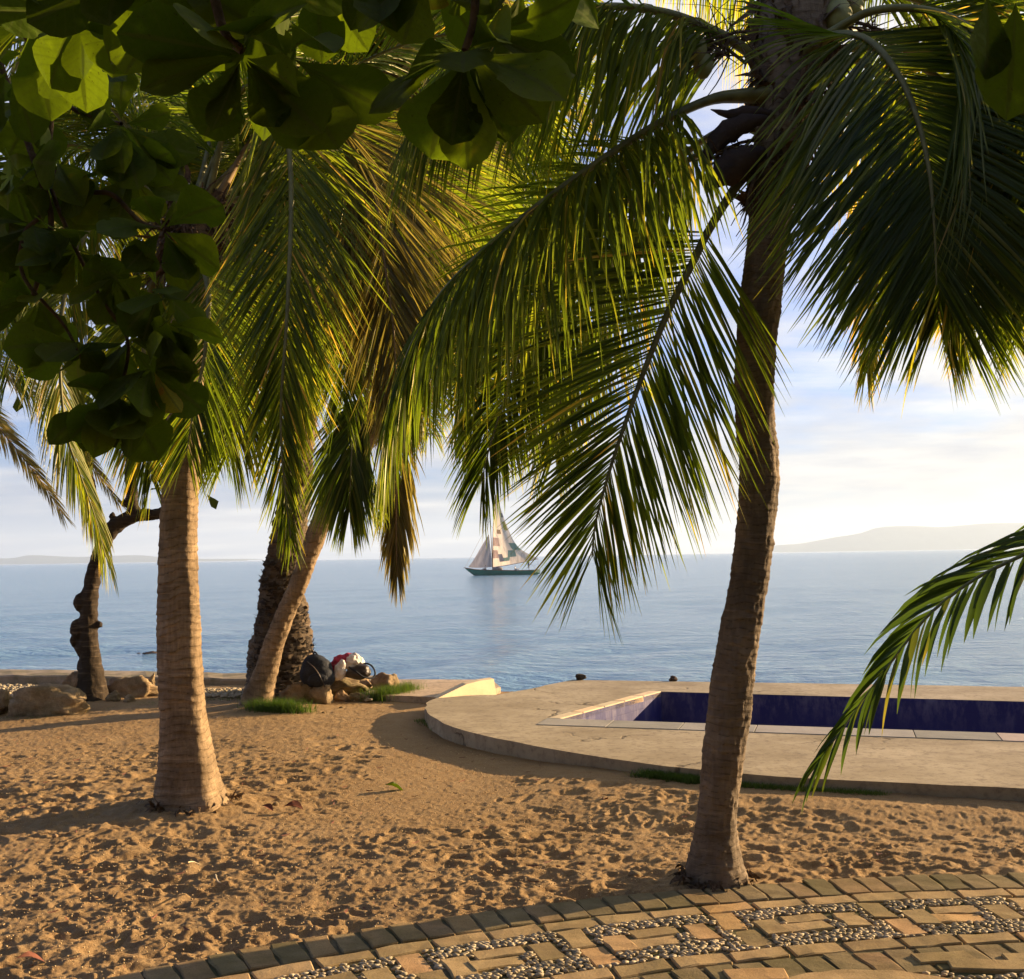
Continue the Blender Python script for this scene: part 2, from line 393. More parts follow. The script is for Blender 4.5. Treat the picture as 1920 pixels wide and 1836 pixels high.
def tube_arrays(pts, rad, seg=8, flat=1.0, cap=True):
    P = np.asarray(pts, float); n = len(P); rad = np.broadcast_to(np.asarray(rad, float), (n,))
    T = nrm(np.gradient(P, axis=0))
    ref = np.array([0, 0, 1.0]) if abs(T[0][2]) < .9 else np.array([1.0, 0, 0])
    S = []
    s = nrm(np.cross(T[0], ref))
    for i in range(n):
        s = nrm(s - T[i] * np.dot(s, T[i])); S.append(s)
    S = np.array(S); N = np.cross(T, S)
    a = np.linspace(0, 2 * PI, seg, endpoint=False)
    V = P[:, None, :] + rad[:, None, None] * (np.cos(a)[None, :, None] * S[:, None, :] + flat * np.sin(a)[None, :, None] * N[:, None, :])
    return V.reshape(-1, 3), grid_faces(n, seg, True)
def tube(name, pts, rad, mat, parent=None, seg=8, n=14, flat=1.0):
    P, L = spline(pts, n)
    if not np.isscalar(rad):
        rad = np.interp(np.linspace(0, 1, n), np.linspace(0, 1, len(rad)), rad)
    V, Fc = tube_arrays(P, rad, seg, flat)
    return link(name, np_mesh(name, V, Fc, mat), parent)
def merge(parts):
    V = []; Fc = []; o = 0
    for v, f in parts:
        V.append(v); Fc.append(f + o); o += len(v)
    return np.vstack(V), np.vstack(Fc)

# ------------------------------------------------------------------ palms
def frond(parent, pts, nl=80, L=.8, W=.036, droop=.8, a0=75, a1=22, side=(0, 1, 0), lift=.15, seed=0, dry=0.0, start=.14,
          split=False, mat=None, rr=.020, skip=None, label=None, order=1.0, both=(1, 1), lenp=(.62, 1.0, .42)):
    if not split: nl = int(nl * 2.25); W = W * .49; L = L * 1.08
    else: nl = int(nl * 1.25); W = W * .54; L = L * 1.06
    rng = np.random.default_rng(seed)
    P, total = spline(pts, 60)
    T = nrm(np.gradient(P, axis=0)); sd = np.array(side, float)
    tt = np.linspace(start, .995, nl)
    verts = []; faces = []; tint = []
    pieces = []
    G = np.array([0, 0, -1.0])
    K = 6
    base_f = []
    for k in range(K - 1):
        for j in range(2):
            base_f.append((k * 3 + j, k * 3 + j + 1, (k + 1) * 3 + j + 1, (k + 1) * 3 + j))
    base_f = np.array(base_f)
    for sg, on in ((1, both[0]), (-1, both[1])):
        if not on: continue
        for i, t in enumerate(tt):
            if rng.random() < .035: continue
            if skip and skip(t, sg, rng): continue
            t = min(.999, t + rng.normal(0, .003))
            x = t * 59; i0 = int(x); fr = x - i0; i1 = min(59, i0 + 1)
            p = P[i0] * (1 - fr) + P[i1] * fr; tg = nrm(T[i0] * (1 - fr) + T[i1] * fr)
            s = nrm(sd - tg * np.dot(sd, tg)); nn = np.cross(s, tg)
            if nn[2] < 0: nn = -nn
            al = R(a0 + (a1 - a0) * t ** 1.3 + rng.normal(0, 3.5))
            lf = lift * rng.uniform(.2, 1.6) * (1 - t)
            d = nrm(s * sg * math.sin(al) + tg * math.cos(al) + nn * lf)
            ll = L * (np.interp(t, [start, .45, 1], lenp)) * rng.uniform(.86, 1.1)
            dr = droop * rng.uniform(.75, 1.25)
            wv = nrm(tg - d * np.dot(tg, d) + rng.normal(0, .25, 3))
            ww = W * rng.uniform(.8, 1.15) * np.interp(t, [0, .2, .8, 1], [.7, 1, 1, .55])
            q = p.copy(); seg = ll / (K - 1)
            vs = []
            swirl = rng.normal(0, .06, 3)
            for k in range(K):
                f = k / (K - 1)
                wd = ww * (np.interp(f, [0, .08, .35, .75, 1], [.35, .75, 1, .62, .04]))
                wv = nrm(wv - d * np.dot(wv, d)); up = np.cross(wv, d)
                vs += [q - wv * wd / 2, q + up * wd * .28, q + wv * wd / 2]
                d = nrm(d + G * dr * (f + .12) / K * 1.6 + swirl / K)
                q = q + d * seg
            tv = float(np.clip(rng.beta(2, 3) * .8 + dry + (rng.random() < .06) * .5, 0, 1))
            base_t = np.repeat(np.interp(np.linspace(0, 1, K), [0, .7, 1], [tv, tv, min(1, tv + .3)]), 3)
            pieces.append((np.array(vs), base_t))
    mat = mat or (M_PALM_DRY if dry > .5 else M_PALM)
    prx, fx = tube_arrays(P, rr * np.interp(np.linspace(0, 1, 60), [0, .12, .5, 1], [2.2, 1.25, .8, .18]), 6, .75)
    rm = M_RACHIS_DRY if dry > .3 else M_RACHIS
    if split:
        fo = link('frond', np_mesh('frond', prx, fx, rm), parent)
        if label: fo['label'] = label
        for v, tv in pieces:
            link('leaflet', np_mesh('leaflet', v, base_f, mat, attrs={'tint': tv}), fo)
    else:
        n = len(pieces)
        V = np.vstack([p[0] for p in pieces]); Tn = np.concatenate([p[1] for p in pieces])
        Fc = (base_f[None] + (np.arange(n) * (K * 3))[:, None, None]).reshape(-1, 4)
        fo = link('frond', np_mesh('frond', V, Fc, mat, attrs={'tint': Tn}), parent)
        if label: fo['label'] = label
        link('rachis', np_mesh('rachis', prx, fx, rm), fo)
    return fo

def arch(crown, az, e0, Lf, sag, n=10):
    """rachis points of a frond leaving the crown at azimuth az, elevation e0 and bending under its weight"""
    p = Vector(crown); d = Vector((math.cos(az) * math.cos(e0), math.sin(az) * math.cos(e0), math.sin(e0)))
    pts = [p.copy()]; s = Lf / n
    for i in range(n):
        d = (d + Vector((0, 0, -1)) * sag * (i + 1) / n / n * 2.4).normalized()
        p = p + d * s; pts.append(p.copy())
    return pts
def rand_fronds(parent, crown, specs, L=.8, nl=80, W=.034, seed=0, dry=0, org=None):
    rng = random.Random(seed)
    o = Vector(parent.location)
    for i, (az, e0, Lf, sag) in enumerate(specs):
        a = R(az + rng.uniform(-5, 5))
        pts = [p - o for p in arch(crown, a, R(e0), Lf, sag)]
        frond(parent, pts, nl, L, W, rng.uniform(.7, 1.3), 70, 25, (-math.sin(a), math.cos(a), 0), .25, seed * 100 + i, dry if not isinstance(dry, list) else dry[i % len(dry)])

def trunk(name, parent, ctr, rads, mat, ring=.06, amp=.012, seg=56, n_per=7, seed=0, rough=.01, saw=True, ridge=None):
    """ctr: list of local points from the base up; rads: same count"""
    L = spline(ctr, 50)[1]
    n = int(L / ring * n_per); n = min(n, 700)
    P, _ = spline(ctr, n)
    cl = np.r_[0, np.cumsum([(Vector(ctr[i + 1]) - Vector(ctr[i])).length for i in range(len(ctr) - 1)])]
    s = np.linspace(0, cl[-1], n)
    rad = np.interp(s, cl, rads)
    kk = max(3, n // 40); ker = np.ones(kk) / kk
    rad = np.convolve(np.pad(rad, (kk, kk), 'edge'), ker, 'same')[kk:-kk]
    a = np.linspace(0, 2 * PI, seg, endpoint=False)
    T = nrm(np.gradient(P, axis=0)); X = np.array([1.0, 0, 0])
    S = nrm(X - T * (T @ X)[:, None]); N = np.cross(T, S)
    rng = random.Random(seed)
    V = np.zeros((n, seg, 3)); RG = np.zeros((n, seg))
    off = Vector((seed * 7.3, 0, 0))
    for i in range(n):
        for j in range(seg):
            ca, sa = math.cos(a[j]), math.sin(a[j])
            q = Vector((ca * 1.3, sa * 1.3, s[i] * .8)) + off
            ph = s[i] / ring + noise.noise(Vector((ca * .9, sa * .9, s[i] * 3)) + off) * 1.1 + noise.noise(Vector((s[i] * 2.2, 3, 1)) + off) * 1.5
            fr = ph - math.floor(ph)
            hsh = noise.noise(Vector((math.floor(ph) * 3.7, ca * 1.2, sa * 1.2)) + off)
            r = rad[i] * (1 + .07 * noise.noise(q * 1.1)) + amp * ((1 - fr) ** .7 * (.55 + .8 * hsh) if saw else hsh) \
                + rough * noise.noise(Vector((ca * 9, sa * 9, s[i] * 22)) + off) + rough * .8 * noise.noise(Vector((ca * 4, sa * 4, s[i] * 9)) + off)
            if ridge is not None:
                da = (a[j] - R(ridge[0]) - .25 * math.sin(s[i] * 1.3) + PI) % (2 * PI) - PI
                r += rad[i] * (ridge[1] * math.exp(-(da / .27) ** 2) - ridge[1] * .5 * math.exp(-((da - .9) / .5) ** 2) - ridge[1] * .6 * math.exp(-((da + .8) / .5) ** 2))
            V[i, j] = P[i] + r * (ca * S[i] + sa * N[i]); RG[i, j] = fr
    return link(name, np_mesh(name, V.reshape(-1, 3), grid_faces(n, seg, True), mat, attrs={'ring': RG.ravel()}), parent)

def path_trunk(base, pxs, depth0, depth1):
    """world centre line and radii from photo positions (x, y, width), nearest first"""
    out = []; rr = []
    n = len(pxs)
    for i, (px, py, wd) in enumerate(pxs):
        Y = depth0 + (depth1 - depth0) * i / (n - 1)
        p = aty(px, py, Y) - base; out.append(p); rr.append(wd / 2 * Y / F)
    return out, rr

# ================================================================== SETTING
SUN_DIR2 = (SD.x, SD.y)
PC = Vector((2.365, -2.493)); PR = 7.664            # centre and outer radius of the curved paved path
DZ = .125                                            # deck top

# coast line (world y as a function of x)
def coast(x): return 12.62 - .262 * x

# deck outline -------------------------------------------------------
deck_px = [(1072, 1275), (1010, 1288), (932, 1303), (872, 1304), (818, 1309), (800, 1318), (797, 1328), (806, 1342), (832, 1356), (872, 1370), (930, 1384), (1000, 1398),
           (1100, 1416), (1200, 1430), (1300, 1442), (1400, 1452), (1520, 1460), (1640, 1466), (1780, 1472), (1920, 1479), (2300, 1500), (2700, 1525), (2700, 1312), (2300, 1298), (1920, 1288), (1500, 1281)]
rj = random.Random(5)
deck = [atz(x, y, DZ) for x, y in deck_px]
fine = []
for i, p in enumerate(deck):
    q = deck[(i + 1) % len(deck)]
    m_ = max(1, int((q - p).length / .16))
    for k in range(m_):
        s_ = p.lerp(q, k / m_); jj = .012 if i > 3 else .02
        fine.append(Vector((s_.x + rj.uniform(-jj, jj), s_.y + rj.uniform(-jj, jj), DZ)))
deck_poly = fine
pool_px = [(1050, 1348.5), (1240, 1297), (1920, 1315.5), (2500, 1335), (2650, 1405), (1920, 1377)]
pool = [atz(x, y, DZ) for x, y in pool_px]
def inside(poly, x, y):
    c = False; n = len(poly); j = n - 1
    for i in range(n):
        a, b = poly[i], poly[j]
        if (a.y > y) != (b.y > y) and x < (b.x - a.x) * (y - a.y) / (b.y - a.y) + a.x: c = not c
        j = i
    return c
def ring_prism(name, outer, holes, z1, z0, mat, parent=None):
    loops = [[Vector((p.x, p.y, 0)) for p in outer]] + [[Vector((p.x, p.y, 0)) for p in h] for h in holes]
    flat = [p for l in loops for p in l]
    tris = tessellate_polygon(loops)
    bm = bmesh.new()
    vt = [bm.verts.new((p.x, p.y, z1)) for p in flat]
    for t in tris:
        try:
            f = bm.faces.new([vt[i] for i in t])
        except ValueError: continue
    bm.normal_update()
    for f in bm.faces:
        if f.normal.z < 0: f.normal_flip()
    vb = [bm.verts.new((p.x, p.y, z0)) for p in flat]
    o = 0
    for l in loops:
        n = len(l)
        for i in range(n):
            j = (i + 1) % n
            bm.faces.new((vt[o + i], vt[o + j], vb[o + j], vb[o + i]))
        o += n
    bmesh.ops.recalc_face_normals(bm, faces=[f for f in bm.faces if abs(f.normal.z) < .5])
    return link(name, bm_mesh(name, bm, mat), parent)
def off_line(a, b, d):
    t = (b - a).normalized(); return Vector((-t.y, t.x, 0)) * d
# pool surround: a cut out slightly larger than the water hole carries the coping stones
P0, P1_, P2_, P3_, P4_, P5_ = pool
cw = .36
near_dir = (P5_ - P0).normalized(); nn_ = Vector((near_dir.y, -near_dir.x, 0))
if nn_.y > 0: nn_ = -nn_
ext = P0 - near_dir * .30
hole = [ext + nn_ * cw * .0, ext + nn_ * cw, P5_ + nn_ * cw, P4_ + nn_ * cw, P4_, P3_, P2_, P1_]
left_out = Vector((-.12, .05, 0))
hole = [P0 + left_out + nn_ * cw, P5_ + nn_ * cw, P4_ + nn_ * cw, P4_, P3_, P2_, P1_ + left_out]
dk = ring_prism('deck', deck_poly, [hole], DZ, -1.9, M_CONC); tag(dk, kind='structure')
# coping stones along the near edge
cz = DZ + .006
def slab(name, quad, z1, z0, mat, parent, bev=.006):
    bm = bmesh.new()
    vt = [bm.verts.new((p.x, p.y, z1)) for p in quad]; vb = [bm.verts.new((p.x, p.y, z0)) for p in quad]
    bm.faces.new(vt); bm.faces.new(vb[::-1])
    for i in range(4): bm.faces.new((vt[i], vb[i], vb[(i + 1) % 4], vt[(i + 1) % 4]))
    bmesh.ops.recalc_face_normals(bm, faces=bm.faces)
    bmesh.ops.bevel(bm, geom=[e for e in bm.edges if all(v in vt for v in e.verts)], offset=bev, segments=1, affect='EDGES')
    return link(name, bm_mesh(name, bm, mat), parent)
Ln = (P5_ - P0).length
Lc = .62; k0 = -.12; gq = .0035
while k0 < (P4_ - P0).length - .3:
    a = P0 + near_dir * (k0 + gq); b = P0 + near_dir * (k0 + Lc - gq)
    def onedge(q):   # follow the near edge, which bends a little beyond the frame
        s_ = (q - P0).dot(near_dir)
        if s_ <= Ln: return q
        return P5_ + (P4_ - P5_).normalized() * (s_ - Ln)
    a, b = onedge(a), onedge(b)
    slab('coping_stone', [a + nn_ * (cw - .003), b + nn_ * (cw - .003), b, a], cz, DZ - .05, M_COPE, dk, .002)
    k0 += Lc
for i in range(5):
    a = P0.lerp(P1_, i / 5 + .004); b = P0.lerp(P1_, (i + 1) / 5 - .004)
    slab('coping_stone', [a + left_out * .97, b + left_out * .97, b, a], cz, DZ - .05, M_CREAM, dk)
# pool basin
bm = bmesh.new()
vt = [bm.verts.new((p.x, p.y, DZ - .004)) for p in pool]; vb = [bm.verts.new((p.x, p.y, DZ - 1.5)) for p in pool]
n_ = len(pool)
for i in range(n_): bm.faces.new((vt[i], vb[i], vb[(i + 1) % n_], vt[(i + 1) % n_]))
bm.faces.new(vb)
pl = link('swimming_pool', bm_mesh('swimming_pool', bm, M_TILE)); tag(pl, kind='structure')

# landing left of the inlet, with its low cream side wall
land = [atz(x, y, .07) for x, y in [(690, 1274), (800, 1274), (922, 1274.5), (932, 1303), (872, 1303.5), (818, 1308), (770, 1305), (690, 1303)]]
lo = [Vector((p.x, p.y, 0)) for p in land]
lo[3] = Vector((lo[2].x + .12, lo[2].y - .75, 0))
ld = ring_prism('landing', [*lo], [], .07, -1.9, M_CONC); tag(ld, kind='structure')
a = atz(820, 1306, DZ); b_ = aty(931, 1303, 11.95); c_ = aty(926, 1273, 11.95)
bm = bmesh.new()
v0 = bm.verts.new(a + Vector((0, 0, -.02))); v1 = bm.verts.new(b_); v2 = bm.verts.new(c_); vm = bm.verts.new(a.lerp(c_, .5) + Vector((0, 0, .035)))
vq = bm.verts.new(a.lerp(c_, .75) + Vector((0, 0, .025)))
bk = Vector((-.05, .14, 0))
w0, w1, w2, wm, wq = [bm.verts.new(x.co + bk) for x in (v0, v1, v2, vm, vq)]
bm.faces.new((v0, v1, v2, vq, vm)); bm.faces.new((w0, wm, wq, w2, w1))
for p, q, r_, s_ in ((v0, vm, wm, w0), (vm, vq, wq, wm), (vq, v2, w2, wq), (v2, v1, w1, w2), (v1, v0, w0, w1)): bm.faces.new((p, q, r_, s_))
bmesh.ops.recalc_face_normals(bm, faces=bm.faces)
rw = link('ramp_wall', bm_mesh('ramp_wall', bm, M_CREAM)); tag(rw, 'cream wedge shaped side wall of the landing next to the inlet', 'wall')

# sea wall on the left
swf = [atz(x, y, .12) for x, y in [(-500, 1262), (0, 1266), (300, 1270), (462, 1273), (560, 1274), (700, 1276)]]
swb = [atz(x, y, .12) for x, y in [(700, 1266.5), (560, 1264.5), (462, 1262.5), (300, 1259), (0, 1255), (-500, 1250)]]
bm = bmesh.new(); nn2 = 14
fr_, _ = spline([*swf], 44); bk_, _ = spline([*swb], 44); bk_ = bk_[::-1]
rs_ = np.random.default_rng(3)
V = []
for i in range(44):
    f_, b2 = fr_[i], bk_[i]; j1, j2 = rs_.normal(0, .012, 2)
    V += [(f_[0], f_[1] - .02, -.4), (f_[0], f_[1] + j1, .10 + j2 * .4), (f_[0], f_[1] + .02 + j1, .12 + j2 * .4), (b2[0], b2[1], .12 + j1 * .3), (b2[0], b2[1], -2.0)]
sw = link('sea_wall', np_mesh('sea_wall', V, grid_faces(44, 5), M_WALLC, smooth=False)); tag(sw, 'low concrete sea wall between the gravel strip and the water on the left', 'wall')

# ------------------------------------------------------------------ sand
def trunk_mounds():
    return [(atz(355, 1515), .42, .05), (atz(1343, 1652), .28, .03), (atz(482, 1332), .5, .05), (atz(170, 1312), .5, .05)]
def build_sand():
    rng = np.random.default_rng(11)
    NC, NR = 940, 640
    uu = np.linspace(-.66, .66, NC)
    y0, y1 = 3.1, 13.6
    yy = y0 * (y1 / y0) ** (np.linspace(0, 1, NR))
    X = yy[:, None] * uu[None, :]; Y = np.repeat(yy[:, None], NC, 1)
    # pull far rows back to the coast
    lim = 12.62 - .262 * X - .25
    Y = np.where(Y > 9.5, 9.5 + (Y - 9.5) * np.maximum(.2, (lim - 9.5) / (y1 - 9.5)), Y)
    Z = np.zeros_like(X)
    # broad undulation by sums of sines
    for k in range(14):
        fx, fy = rng.normal(0, 1.6, 2); Z += .0035 * np.sin(fx * X + fy * Y + rng.uniform(0, 6))
    du = uu[1] - uu[0]; lr = math.log(y1 / y0) / (NR - 1)
    def dent(cx, cy, rx, ry, ang, depth, rim):
        if cy > 9.4: return
        j0 = int((cx / cy - uu[0]) / du); i0 = int(math.log(cy / y0) / lr)
        rr = max(rx, ry) * 2.0
        dj = int(rr / (cy * du)) + 2; di = int(rr / (cy * lr)) + 2
        a_, b_, c2, d2 = max(0, i0 - di), min(NR, i0 + di), max(0, j0 - dj), min(NC, j0 + dj)
        if a_ >= b_ or c2 >= d2: return
        x = X[a_:b_, c2:d2] - cx; y = Y[a_:b_, c2:d2] - cy
        ca, sa = math.cos(ang), math.sin(ang)
        r = np.sqrt(((x * ca + y * sa) / rx) ** 2 + ((-x * sa + y * ca) / ry) ** 2)
        Z[a_:b_, c2:d2] += -depth * np.exp(-(r ** 3.2)) + rim * np.exp(-((r - 1.25) / .35) ** 2)
    N = 14000
    for _ in range(N):
        cy = rng.uniform(3.3, 9.6); cx = rng.uniform(-.62 * cy, .62 * cy)
        # trodden area: near zone everywhere, further back only on the left
        dens = np.clip(1 - (cy - 6.1 - .6 * math.sin(cx * 1.9) - .3 * math.sin(cx * 5.1 + 1)) / 1.3, 0, 1)
        if cx < -.9: dens = max(dens, min(1, (-.9 - cx) / 1.1))
        if cy > 9.0: dens *= .3
        if cx > 1.3: dens *= .85 if cy < 6.4 else .15
        dens *= np.clip(.62 + .5 * math.sin(cx * 2.3 + 1.3 * math.sin(cy * 1.7)) * math.sin(cy * 2.9 + cx), .25, 1)
        if rng.random() > dens:
            continue
        s_ = rng.uniform(.45, 1.0) if rng.random() < .8 else rng.uniform(1.0, 1.9)
        dent(cx, cy, .064 * s_, .030 * s_ * rng.uniform(.7, 1.5), rng.uniform(-.45, .45) + (rng.random() < .12) * 1.2, rng.uniform(.003, .014) * s_ ** .7, rng.uniform(.001, .006))
    for _ in range(1800):
        cy = rng.uniform(3.3, 9.6); cx = rng.uniform(-.62 * cy, .62 * cy)
        dent(cx, cy, rng.uniform(.015, .04), rng.uniform(.015, .03), rng.uniform(0, 3), rng.uniform(.002, .007) * (1 if cy < 6.9 or cx < -1.2 else .4), .001)
    # lattice noise for lumpy grain
    def lat(scale, amp):
        g = rng.random((512, 512)); x = (X * scale) % 511; y = (Y * scale) % 511
        xi = x.astype(int); yi = y.astype(int); fx = x - xi; fy = y - yi
        fx = fx * fx * (3 - 2 * fx); fy = fy * fy * (3 - 2 * fy)
        a = g[yi, xi] * (1 - fx) + g[yi, xi + 1] * fx; b = g[yi + 1, xi] * (1 - fx) + g[yi + 1, xi + 1] * fx
        return (a * (1 - fy) + b * fy - .5) * amp
    lump = np.clip(np.maximum((7.0 - Y) / .6, np.where(X < -1.15, 1, 0)), .25, 1)
    Z += (lat(5, .010) + lat(17, .004) + lat(36, .006)) * lump + lat(80, .006)
    for p, r_, h in trunk_mounds():
        Z += h * np.exp(-(((X - p.x) ** 2 + (Y - p.y) ** 2) / (r_ * r_)))
    def sst(x): x = np.clip(x, 0, 1); return x * x * (3 - 2 * x)
    Z += .045 * sst((Y + .2 * X - 6.3) / .6) * sst((X + .4) / 1.4)
    # rising a little towards the rocks on the left
    Z += np.clip((Y - 9.3) / 3, 0, 1) * sst((-.9 - X) / 1.5) * .02
    # the path cuts into the sand
    rp = np.sqrt((X - PC.x) ** 2 + (Y - PC.y) ** 2) - PR
    edge = rp + .012 * np.sin(X * 31 + 2 * np.sin(X * 9))
    Z = np.where(edge < .04, np.minimum(Z, .020 + edge * .35), Z)
    Z = np.where(edge < -.015, -.06, Z)
    Z = np.where(edge < 0.3, np.minimum(Z, .026 + np.maximum(edge, 0) * .2), Z)
    # under the deck
    ins = np.zeros(X.shape, bool)
    dp = [deck[i] for i in range(len(deck))]
    j = len(dp) - 1
    for i in range(len(dp)):
        a, b = dp[i], dp[j]
        hit = ((a.y > Y) != (b.y > Y)) & (X < (b.x - a.x) * (Y - a.y) / (b.y - a.y + 1e-12) + a.x)
        ins ^= hit; j = i
    fcs = grid_faces(NR, NC); keep = ~(ins.ravel()[fcs].all(1) | (rp.ravel()[fcs] < -.05).all(1))
    me = np_mesh('sand', np.stack([X, Y, Z], -1).reshape(-1, 3), fcs[keep], M_SAND)
    return tag(link('sand', me), kind='structure')
build_sand()
# ground sheet reaching back and sideways on the land side
cen = sum(pool, Vector()) / len(pool)
g_out = [Vector(p) for p in [(-400, -400, 0), (400, -400, 0), (400, 8, 0), (9, coast(9) - .4, 0), (-9, coast(-9) - .4, 0), (-400, 16, 0)]]
gr = ring_prism('ground', g_out, [[cen + (p - cen) * 1.02 for p in pool]], -.09, -.6, M_SAND)
tag(gr, kind='structure')


# ------------------------------------------------------------------ sea
SEA = -1.6
def build_sea():
    rng = np.random.default_rng(4)
    NC, NR = 300, 460
    y0, y1 = 9.0, 3600.0
    t = np.linspace(0, 1, NR)
    yy = y0 * (y1 / y0) ** t
    uu = np.linspace(-1.15, 1.15, NC)
    X = yy[:, None] * uu[None, :]; Y = np.repeat(yy[:, None], NC, 1); Z = np.zeros_like(X)
    loc = yy * (math.log(y1 / y0) / NR)
    for k in range(46):
        lam = math.exp(rng.uniform(math.log(.5), math.log(11)))
        an = rng.normal(-1.15, .5); kx, ky = math.cos(an) * 2 * PI / lam, math.sin(an) * 2 * PI / lam
        fade = np.clip((lam / (loc * 4) - 1), 0, 1)[:, None]
        ph = kx * X + ky * Y + rng.uniform(0, 6.28)
        s_ = np.sin(ph); Z += fade * .0045 * lam ** .55 * (s_ - .25 * np.cos(2 * ph)) * (1 + .6 * np.sin(X * .11 * rng.uniform(.5, 1.5) + Y * .07 * rng.uniform(.5, 1.5)))
    return tag(link('sea', np_mesh('sea', np.stack([X, Y, Z + SEA], -1).reshape(-1, 3), grid_faces(NR, NC), M_WATER)), kind='structure')
build_sea()

# ------------------------------------------------------------------ hills across the bay
def build_hill(prof, Y, name, mat, back=500):
    pts = [(aty(x, y, Y)) for x, y in prof]
    P, _ = spline(pts, 120)
    V = []; rng = np.random.default_rng(2)
    rows = 14
    for r in range(rows):
        f = r / (rows - 1)
        for i, p in enumerate(P):
            h = p[2] - SEA
            sc = math.sin(min(1, f * 2) * PI / 2) ** .8 if f <= .5 else 1 - (f - .5) * 1.2
            n_ = (noise.noise(Vector((p[0] * .0015, f * 3, 3))) * .25 + noise.noise(Vector((p[0] * .005, f * 7, 8))) * .10) * (1 if sc < .75 else 0)
            hh = h * sc * (1 + (n_ if 0 < f < .5 else 0))
            V.append((p[0] * (1 + (f - .5) * back / Y * .0), p[1] - back * .5 + f * back + n_ * 60, SEA - .5 + max(0, hh)))
    return tag(link(name, np_mesh(name, V, grid_faces(rows, 120), mat)), kind='structure')
M_HILL = simple('hill_scrub', (.09, .10, .07), .95, .3, .02)
build_hill([(1300, 1040), (1420, 1035), (1452, 1023), (1500, 1019), (1560, 1008), (1610, 1000), (1645, 989), (1700, 986), (1760, 988), (1800, 985), (1850, 981), (1920, 980), (2050, 978), (2300, 1000), (2700, 1030)], 7000, 'hills', M_HILL)
build_hill([(-700, 1040), (-300, 1046), (0, 1047), (60, 1041), (150, 1044), (260, 1041), (330, 1047), (480, 1048)], 7000, 'hills', M_HILL)

# haze over the bay
bm = bmesh.new(); bmesh.ops.create_cube(bm, size=1)
bmesh.ops.scale(bm, vec=(16000, 9000, 240), verts=bm.verts); bmesh.ops.translate(bm, vec=(0, 4000, 120 - 4.0), verts=bm.verts)
m, nt, o = new_mat('haze_air'); vp = nt.nodes.new('ShaderNodeVolumePrincipled'); vp.inputs['Density'].default_value = 1.7e-4
vp.inputs['Color'].default_value = (.66, .80, .95, 1); vp.inputs['Anisotropy'].default_value = .2
lk(nt, vp.outputs[0], o.inputs['Volume'])
hz = link('haze', bm_mesh('haze', bm, m)); tag(hz, kind='stuff')

# ------------------------------------------------------------------ paved path
def polar(r, a): return Vector((PC.x + r * math.cos(a), PC.y + r * math.sin(a), 0))
bm = bmesh.new(); NA = 160
A0, A1 = R(35), R(158)
rows_ = []
for r_ in (PR - .01, PR - .6, PR - 1.4, PR - 3.2, PR - 5.4):
    rows_.append([bm.verts.new(polar(r_, A0 + (A1 - A0) * i / NA) + Vector((0, 0, .016))) for i in range(NA + 1)])
for a_, b_ in zip(rows_, rows_[1:]):
    for i in range(NA): bm.faces.new((a_[i], a_[i + 1], b_[i + 1], b_[i]))
bmesh.ops.recalc_face_normals(bm, faces=bm.faces)
pth = link('path', bm_mesh('path', bm, M_MORTAR)); tag(pth, kind='structure')
if pth.data.polygons[0].normal.z < 0: pth.data.flip_normals()

def brick_mesh(L, Wd, H, seed):
    """rounded, slightly uneven paver; long side along X"""
    rng = random.Random(seed); bm = bmesh.new(); bmesh.ops.create_cube(bm, size=1)
    bmesh.ops.scale(bm, vec=(L, Wd, H), verts=bm.verts)
    bmesh.ops.subdivide_edges(bm, edges=[e for e in bm.edges if abs((e.verts[0].co - e.verts[1].co).x) > L * .5], cuts=2)
    for v in bm.verts:
        v.co.x += rng.uniform(-.009, .007); v.co.y += rng.uniform(-.007, .005)
        if v.co.z > 0: v.co.z += rng.uniform(-.003, .002)
    bmesh.ops.bevel(bm, geom=[e for e in bm.edges if any(v.co.z > 0 for v in e.verts) and len(e.link_faces) == 2 and e.calc_face_angle(0) > .5], offset=.005, segments=1, affect='EDGES', clamp_overlap=True)
    return bm
BD = [bm_mesh('brick', brick_mesh(.22, .113, .07, s), M_BRICK_D) for s in range(6)]
BT = [bm_mesh('brick', brick_mesh(.23, .113, .07, s + 20), M_BRICK_T) for s in range(8)]
rp = random.Random(9)
n_brick = [0]
def brick(r, a, radial, meshes, dz=0, sl=1.0, sw=1.0, rot=0):
    if n_brick[0] > 298: return None
    p = polar(r, a)
    o = link('brick', rp.choice(meshes), pth, (p.x, p.y, -.009 + dz * .6 + rp.uniform(-.003, .002)))
    o.rotation_euler = (rp.uniform(-.025, .025), rp.uniform(-.02, .02), (a if radial else a + PI / 2) + rp.uniform(-.03, .03) + rot + (PI if rp.random() < .5 else 0))
    o.scale = (sl * rp.uniform(.96, 1.02), sw * rp.uniform(.93, 1.02), 1)
    n_brick[0] += 1
    return o
def in_view(p, m=.06):
    d = ROT.to_3x3().inverted() @ (p - CAM)
    if d.z > -.1: return False
    x = d.x / -d.z * F + CX; y = -d.y / -d.z * F + CY
    return -m * 1920 - 60 < x < 1920 * (1 + m) + 60 and y < 1836 + 130
occ = []   # bricks footprint for pebble rejection: (r0,r1,a0,a1)
def put(r, a, radial, meshes, **kw):
    hl, hw = .117 * kw.get('sl', 1), .06 * kw.get('sw', 1)
    dr, da = (hl, hw / r) if radial else (hw, hl / r)
    occ.append((r - dr, r + dr, a - da, a + da))
    if in_view(polar(r, a)): brick(r, a, radial, meshes, **kw)
SK = 0
# outer soldier course, second soldier course
for base_r in (PR - .115, PR - 1.0):
    a = A0 + .2
    while a < R(150):
        put(base_r, a, True, BD); a += .1235 / base_r
